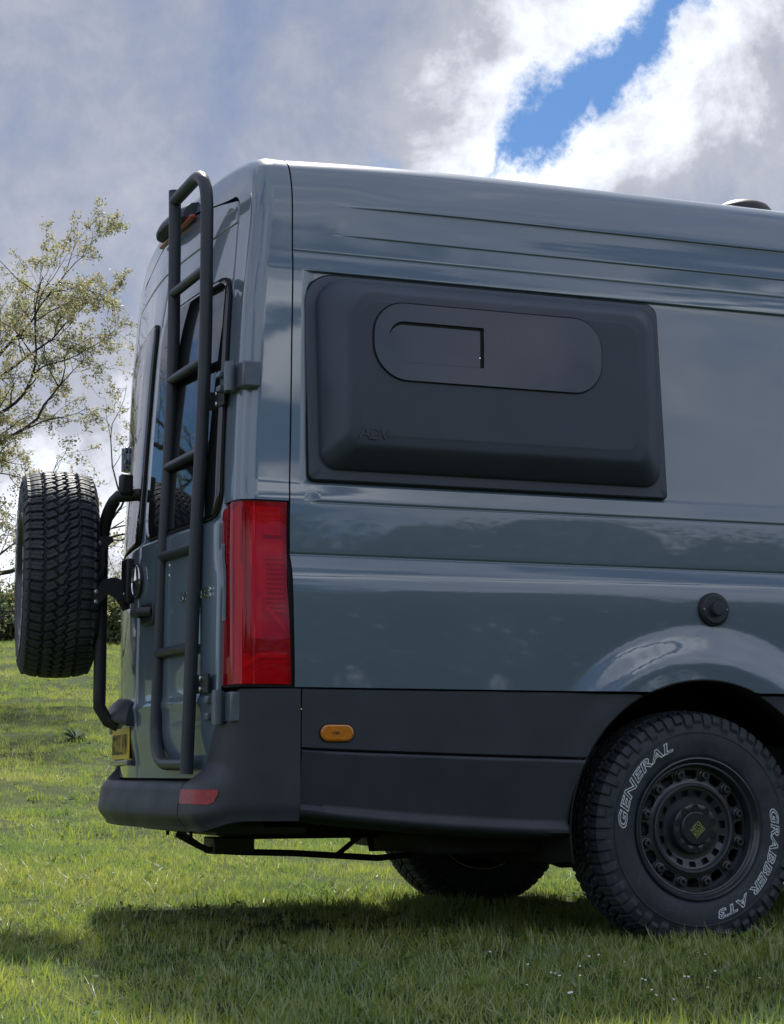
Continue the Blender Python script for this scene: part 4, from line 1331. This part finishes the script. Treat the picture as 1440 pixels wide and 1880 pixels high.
def tree(name, base, height, g, spread=1.0, levels=5, leaf=0.05, n_per=7, trunk_r=0.16, lspread=0.05, mat=None, lean=(0, 0), mean_tint=0.5, first=0.22, nlimb=11, view=False, fan=(7, 6, 5, 4)):
    """trunk, limbs, twigs and tufts of young leaves"""
    segs = []; tips = []
    def grow(p, d, L, r, lvl):
        n = max(3, int(L/0.22)+2) if lvl < 3 else 4
        pts = [p.copy()]; rad = [r]
        for i in range(n):
            d = d+g.normal(0, 0.10+0.05*lvl, 3); d[2] += 0.03 if lvl < 2 else (0.05 if lvl > 3 else -0.015)
            d /= np.linalg.norm(d)
            pts.append(pts[-1]+d*L/n); rad.append(r*(1-(0.62 if lvl == 0 else 0.85)*(i+1)/n))
        segs.append((np.array(pts), np.array(rad), lvl))
        if lvl >= levels-1:
            tips.append(pts[-1]); tips.append(pts[len(pts)//2])
            return
        if lvl >= levels-2: tips.append(pts[-1])
        nb = ([nlimb]+list(fan))[lvl]
        for k in range(nb):
            f = (first+(1-first)*(k+g.uniform(0, 0.9))/nb) if lvl == 0 else (0.25+0.75*(k+g.uniform(0, 0.9))/nb)
            f = min(f, 0.99)
            i = int(f*n); q = pts[i]+(pts[i+1]-pts[i])*(f*n-i)
            ax = g.normal(0, 1, 3); ax -= d*(ax@d); ax /= np.linalg.norm(ax)
            ang = g.uniform(0.75, 1.15) if lvl == 0 else g.uniform(0.45, 0.95)
            nd = d*math.cos(ang)+ax*math.sin(ang)
            if lvl == 0:
                az = 2.4*k+g.uniform(-.4, .4); el = g.uniform(0.05, 0.75)*(0.4+0.9*f)
                nd = np.array([math.cos(az)*math.cos(el), math.sin(az)*math.cos(el), math.sin(el)])
            LL = L*([0.62, 0.50, 0.48, 0.5, 0.5][lvl])*g.uniform(0.7, 1.15)*(spread if lvl == 0 else 1)*(1.15-0.55*f if lvl == 0 else 1.1-0.4*f)
            if view and lvl >= 2:
                w = q+np.array(base)-CAM; zz = w@np.array(_fw); px = 720+FPX*(w@np.array(_r2))/zz
                if px < -130 or px > 420: continue
            grow(q, nd, LL, max(0.0025, r*(1-0.6*f)*([0.5, 0.55, 0.55, 0.5, 0.5][lvl])), lvl+1)
    grow(np.zeros(3), np.array([lean[0], lean[1], 1.0]), height, trunk_r, 0)
    m = MB()
    for pts, rad, lvl in segs:
        m.tube(pts, rad, [12, 8, 6, 4, 3, 3][lvl], caps=False)
    root = bpy.data.objects.new(name, None); link(root); root.location = base
    me = mesh_from(m.v, m.f, True); obj('trunk', me, M['bark'], root)
    Pq = leaves(np.array(tips), leaf, n_per, lspread, g)
    tint = np.clip(np.repeat(g.normal(mean_tint, 0.22, len(tips)), n_per)+g.normal(0, 0.14, len(Pq)), 0, 1)
    obj('crown', mesh_quads('crown', Pq, mat or M['blossom'], tint), None, root)
    return root
def ground_at(px, dist):
    d = pix_dir(px, 1300); h = np.hypot(d[0], d[1])
    x, y = CAM[0]+d[0]/h*dist, CAM[1]+d[1]/h*dist
    return (x, y, float(terrain(x, y))-0.03)
g1 = np.random.default_rng(21)
tr = tree('blossoming_tree', ground_at(-170, 26.0), 4.7, g1, spread=1.2, levels=6, leaf=0.036, n_per=4, trunk_r=0.11, lspread=0.024, first=0.08, nlimb=24, view=True, fan=(7, 5, 4, 3), mean_tint=0.66)
tag(tr, 'spring tree with pale young leaves and bare twigs, left of the van', 'tree')
g2 = np.random.default_rng(5)
tr2 = tree('bare_tree', (-7.4, 17.0, float(terrain(-7.4, 17.0))-0.05), 7.5, g2, spread=0.9, levels=4, leaf=0.08, n_per=7, trunk_r=0.34, lspread=0.12, first=0.5, nlimb=8, mean_tint=0.4)
tag(tr2, 'thick trunked tree mirrored in the dark rear window of the van', 'tree')

def bush(name, base, rx, rz, g, n, mat, size, label, tint=0.5):
    root = bpy.data.objects.new(name, None); link(root); root.location = base
    m = MB()
    for k in range(9):
        a = g.uniform(0, 6.28); rr = g.uniform(0.2, 0.75)*rx
        m.tube([(0.1*math.cos(a), 0.1*math.sin(a), -0.1), (rr*0.5*math.cos(a), rr*0.5*math.sin(a), rz*0.6), (rr*math.cos(a), rr*math.sin(a), rz*g.uniform(1.1, 1.7))], [0.05, 0.035, 0.012], 6, caps=False)
    obj('trunk', mesh_from(m.v, m.f), M['bark'], root)
    cl = g.normal(0, 1, (n, 3)); cl /= np.linalg.norm(cl, axis=1)[:, None]
    lump = 1+0.28*np.sin(cl[:, 0]*5+1)*np.sin(cl[:, 1]*4)+0.2*np.sin(cl[:, 2]*7+cl[:, 0]*3)
    c = cl*np.array([rx, rx, rz])*(g.uniform(0.25, 1, n)**0.45*lump)[:, None]; c[:, 2] += rz*0.95
    c = c[c[:, 2] > 0.0]
    Pq = leaves(c, size, 5, size*0.8, g)
    t = np.clip(np.repeat(g.normal(tint, 0.2, len(c)), 5)+g.normal(0, 0.12, len(Pq)), 0, 1)
    obj('crown', mesh_quads('crown', Pq, mat, t), None, root)
    tag(root, label, 'bush', 'bushes along the top of the field')
    return root
bl = ['leafy bush at the crest of the field, at the left edge of the photo', 'olive bush at the field edge, just left of the spare wheel',
      'dark bush behind the spare wheel at the top of the field', 'yellow-green bush seen between the spare wheel and the van']
for i, (px, dist, rx, rz, t) in enumerate(((-30, 47.5, 1.1, 0.62, 0.55), (45, 48.0, 1.0, 0.66, 0.6), (115, 49.0, 1.2, 0.55, 0.35), (196, 47.5, 0.75, 0.75, 0.75))):
    bush('field_bush', ground_at(px, dist), rx, rz, np.random.default_rng(40+i), 1500, M['leaf'], 0.11, bl[i], t)

# wood behind the camera (it shows as a dark band mirrored in the van's side)
g3 = np.random.default_rng(11)
cs = []; trm = []
stems = MB()
for k in range(26):
    a = R(-150+k*5.2)+g3.uniform(-.03, .03)
    dist = g3.uniform(36, 52)
    bx0, by0 = dist*math.sin(a+R(90))*1.0+4, -abs(dist*math.cos(a+R(90)))*1.0-2
    ht = g3.uniform(7.5, 13.0)
    n = 1700
    v = g3.normal(0, 1, (n, 3)); v /= np.linalg.norm(v, axis=1)[:, None]
    lum = 1+0.3*np.sin(v[:, 0]*4+k)*np.sin(v[:, 2]*5)
    c = v*np.array([ht*0.40, ht*0.40, ht*0.48])*(g3.uniform(0.2, 1, n)**0.4*lum)[:, None]+np.array([bx0, by0, ht*0.48])
    cs.append(c[c[:, 2] > 0.2])
    stems.tube([(bx0, by0, -0.2), (bx0+.1, by0, ht*0.35), (bx0, by0+.1, ht*0.7)], [0.22, 0.17, 0.06], 8, caps=False)
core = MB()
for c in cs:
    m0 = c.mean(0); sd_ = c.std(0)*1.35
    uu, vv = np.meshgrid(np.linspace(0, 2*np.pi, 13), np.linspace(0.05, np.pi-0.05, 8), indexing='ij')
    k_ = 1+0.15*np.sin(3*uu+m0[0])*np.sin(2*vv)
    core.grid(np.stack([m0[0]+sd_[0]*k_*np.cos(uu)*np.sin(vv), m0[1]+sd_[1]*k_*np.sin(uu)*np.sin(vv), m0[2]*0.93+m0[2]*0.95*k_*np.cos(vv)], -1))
cs = np.concatenate(cs)
Pq = leaves(cs, 0.30, 5, 0.30, g3)
wood = obj('wood', mesh_quads('wood', Pq, M['wood_leaf'], np.clip(g3.normal(0.5, 0.25, len(Pq)), 0, 1)))
me = mesh_from(stems.v, stems.f)
tag(wood, 'dark wood across the field, mirrored in the side of the van', 'wood', kind='stuff')
st_o = obj('trunk', me, M['bark'], wood)
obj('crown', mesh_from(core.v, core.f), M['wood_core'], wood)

# ---- grass: tufts laid by geometry nodes over the field
tuft_col = bpy.data.collections.new('grass_tufts')
def tuft(i, g):
    V, F = [], []
    nb = 15
    for k in range(nb):
        h = g.uniform(0.018, 0.044)*(1.5 if g.random() < 0.08 else 1)
        a = g.uniform(0, 6.283); rr = 0.045*math.sqrt(g.random())
        bx0, by0 = rr*math.cos(a), rr*math.sin(a)
        ba = g.uniform(0, 6.283); bend = h*g.uniform(0.15, 1.0)
        wd = g.uniform(0.0011, 0.0023)
        wx, wy = -math.sin(ba+g.uniform(-1, 1))*wd, math.cos(ba+g.uniform(-1, 1))*wd
        b = len(V)
        for t, w in ((0, 1.0), (0.4, 0.9), (0.75, 0.6)):
            cx = bx0+math.cos(ba)*bend*t*t; cy_ = by0+math.sin(ba)*bend*t*t; z = h*t*(1-0.15*t*bend/h)-0.004
            V += [(cx-wx*w, cy_-wy*w, z), (cx+wx*w, cy_+wy*w, z)]
        V.append((bx0+math.cos(ba)*bend, by0+math.sin(ba)*bend, h*(1-0.15*bend/h)))
        F += [(b, b+1, b+3, b+2), (b+2, b+3, b+5, b+4), (b+4, b+5, b+6)]
    me = mesh_from(V, F, False); me.materials.append(M['grass'])
    o = bpy.data.objects.new('tuft', me); tuft_col.objects.link(o)
gt = np.random.default_rng(3)
for i in range(10): tuft(i, gt)
def odd_tuft(kind, g):
    V, F = [], []
    if kind == 'broad':
        for k in range(11):
            a = g.uniform(0, 6.283); L = g.uniform(0.016, 0.034); up = g.uniform(0.2, 1.1); w = L*g.uniform(0.22, 0.36)
            d = np.array([math.cos(a), math.sin(a), up]); d /= np.linalg.norm(d); e = np.array([-math.sin(a), math.cos(a), 0])*w
            o = np.array([g.normal(0, 0.012), g.normal(0, 0.012), g.uniform(0, 0.018)])
            b = len(V); V += [o, o+d*L*.4+e, o+d*L*.8+e*.7+np.array([0, 0, -.002]), o+d*L+np.array([0, 0, -.005]), o+d*L*.8-e*.7+np.array([0, 0, -.002]), o+d*L*.4-e]
            F.append(tuple(range(b, b+6)))
        mat = M['broad']
    else:
        for k in range(5):
            a = g.uniform(0, 6.283); L = g.uniform(0.05, 0.11); up = g.uniform(0.3, 1.6)
            d = np.array([math.cos(a), math.sin(a), up]); d /= np.linalg.norm(d); e = np.array([-math.sin(a), math.cos(a), 0])*0.0012
            o = np.array([g.normal(0, 0.02), g.normal(0, 0.02), 0])
            b = len(V); V += [o-e, o+e, o+d*L*.6+e*.8, o+d*L+np.array([math.cos(a), math.sin(a), -.6])*.01, o+d*L*.6-e*.8]
            F += [(b, b+1, b+2, b+4), (b+2, b+3, b+4)]
        mat = M['straw']
    me = mesh_from(V, F, False); me.materials.append(mat)
    tuft_col.objects.link(bpy.data.objects.new('tuft_'+kind, me))
for k in ('broad', 'broad', 'straw'): odd_tuft(k, gt)

pts = []; scl = []
def scatter(d0, d1, dens, s0, s1, wide):
    f2 = np.array([_fw.x, _fw.y]); f2 /= np.linalg.norm(f2); r2 = np.array([f2[1], -f2[0]])
    area = wide*(d1*d1-d0*d0)
    n = int(area*dens)
    d = np.sqrt(gt.uniform(d0*d0, d1*d1, n)); s = gt.uniform(-wide, wide, n)*d
    x = CAM[0]+f2[0]*d+r2[0]*s; y = CAM[1]+f2[1]*d+r2[1]*s
    # clumpy growth
    q = 0.5+0.5*np.sin(2.3*x+1.1*np.sin(1.9*y))*np.sin(2.9*y+1.3*np.sin(1.3*x))
    keep = gt.random(n) < 0.62+0.38*q
    x, y, q = x[keep], y[keep], q[keep]
    z = terrain(x, y)
    pts.append(np.stack([x, y, z], 1)); scl.append(gt.uniform(s0, s1, len(x))*(0.72+0.5*q))
scatter(2.8, 6.5, 520, 0.75, 1.15, 0.34)
scatter(6.5, 12.0, 420, 0.8, 1.2, 0.31)
scatter(12.0, 22.0, 150, 0.95, 1.5, 0.28)
scatter(22.0, 50.0, 60, 1.3, 2.2, 0.24)
pts = np.concatenate(pts); scl = np.concatenate(scl)
def inst_object(name, pts, scl, coll, nvar, g, tilt=0.25):
    me = bpy.data.meshes.new(name)
    me.vertices.add(len(pts)); me.vertices.foreach_set('co', pts.reshape(-1).astype(np.float32))
    a = me.attributes.new('scl', 'FLOAT', 'POINT'); a.data.foreach_set('value', scl.astype(np.float32))
    a = me.attributes.new('rot', 'FLOAT_VECTOR', 'POINT')
    rv = np.stack([g.normal(0, tilt*0.5, len(pts)), g.normal(0, tilt*0.5, len(pts)), g.uniform(0, 6.283, len(pts))], 1)
    a.data.foreach_set('vector', rv.reshape(-1).astype(np.float32))
    a = me.attributes.new('var', 'INT', 'POINT'); a.data.foreach_set('value', np.where(g.random(len(pts)) < 0.08, g.integers(10, nvar, len(pts)), g.integers(0, 10, len(pts))).astype(np.int32))
    o = bpy.data.objects.new(name, me); link(o)
    ng = bpy.data.node_groups.new(name+'_nodes', 'GeometryNodeTree')
    ng.interface.new_socket('Geometry', in_out='INPUT', socket_type='NodeSocketGeometry')
    ng.interface.new_socket('Geometry', in_out='OUTPUT', socket_type='NodeSocketGeometry')
    N = ng.nodes; Lk = ng.links
    gi = N.new('NodeGroupInput'); go = N.new('NodeGroupOutput')
    ci = N.new('GeometryNodeCollectionInfo'); ci.inputs['Collection'].default_value = coll
    ci.inputs['Separate Children'].default_value = True; ci.inputs['Reset Children'].default_value = True
    ip = N.new('GeometryNodeInstanceOnPoints'); ip.inputs['Pick Instance'].default_value = True
    def attr(nm, typ):
        nd = N.new('GeometryNodeInputNamedAttribute'); nd.data_type = typ; nd.inputs['Name'].default_value = nm
        return nd.outputs['Attribute']
    Lk.new(gi.outputs[0], ip.inputs['Points']); Lk.new(ci.outputs[0], ip.inputs['Instance'])
    Lk.new(attr('var', 'INT'), ip.inputs['Instance Index'])
    e2r = N.new('FunctionNodeEulerToRotation'); Lk.new(attr('rot', 'FLOAT_VECTOR'), e2r.inputs[0]); Lk.new(e2r.outputs[0], ip.inputs['Rotation'])
    Lk.new(attr('scl', 'FLOAT'), ip.inputs['Scale'])
    Lk.new(ip.outputs[0], go.inputs[0])
    md = o.modifiers.new('scatter', 'NODES'); md.node_group = ng
    return o
gr = inst_object('grass', pts, scl, tuft_col, 13, gt)
tag(gr, 'short green field grass around and beyond the van', 'grass', kind='stuff')

# daisies and a grey-green weed
def on_ground(px, py):
    d = pix_dir(px, py); t = 2.0
    while t < 80:
        p = CAM+d*t
        if p[2] < float(terrain(p[0], p[1])): return p
        t += 0.02
    return None
fl = MB()
gd = np.random.default_rng(8)
for (px, py) in [(1082, 1774), (1100, 1777), (1012, 1803), (1020, 1806), (1028, 1811), (1066, 1800), (1066, 1808), (1180, 1822), (1186, 1818), (1148, 1787), (1282, 1774), (1296, 1771), (1258, 1815), (1265, 1817), (1300, 1832), (1314, 1802), (1198, 1842), (1206, 1850), (970, 1792), (1046, 1846), (1050, 1850), (900, 1772), (968, 1828), (1396, 1818), (1238, 1860)]:
    p = on_ground(px, py+9)
    if p is None: continue
    c = p+np.array([0, 0, gd.uniform(0.035, 0.05)])
    tx, ty = gd.uniform(-.5, .2), gd.uniform(-.7, -.1)
    nrm = np.array([tx, ty, 1.0]); nrm /= np.linalg.norm(nrm)
    u_ = np.cross(nrm, [1, 0, 0]); u_ /= np.linalg.norm(u_); w_ = np.cross(nrm, u_)
    k = 7; r_ = gd.uniform(0.0028, 0.0046)
    fl.add([c]+[c+r_*(math.cos(2*math.pi*i/k)*u_+math.sin(2*math.pi*i/k)*w_)+nrm*0.001 for i in range(k)], [(0, 1+i, 1+(i+1) % k) for i in range(k)])
tag(fl.build('daisies', M['petal'], smooth=False, recalc=False), 'tiny white flowers scattered in the foreground grass', 'flowers', kind='stuff')
wp = on_ground(142, 1358)
gw = np.random.default_rng(2)
V, F = [], []
for k in range(34):
    a = gw.uniform(0, 6.283); L = gw.uniform(0.10, 0.24); up = gw.uniform(0.25, 1.3)
    d = np.array([math.cos(a), math.sin(a), up]); d /= np.linalg.norm(d)
    e = np.array([-math.sin(a), math.cos(a), 0])*0.018
    p0 = np.zeros(3); p1 = d*L*0.55; p2 = d*L+np.array([0, 0, -0.03])
    b = len(V); V += [p0, p1+e, p2, p1-e]; F += [(b, b+1, b+2, b+3)]
weed = bpy.data.objects.new('thistle', None); link(weed); weed.location = wp
me = mesh_quads('weed', np.array(V).reshape(-1, 4, 3), M['weed'], gw.uniform(0, 1, len(F)))
obj('leaves', me, None, weed)
tag(weed, 'grey-green weed standing in the grass below the spare wheel', 'plant')
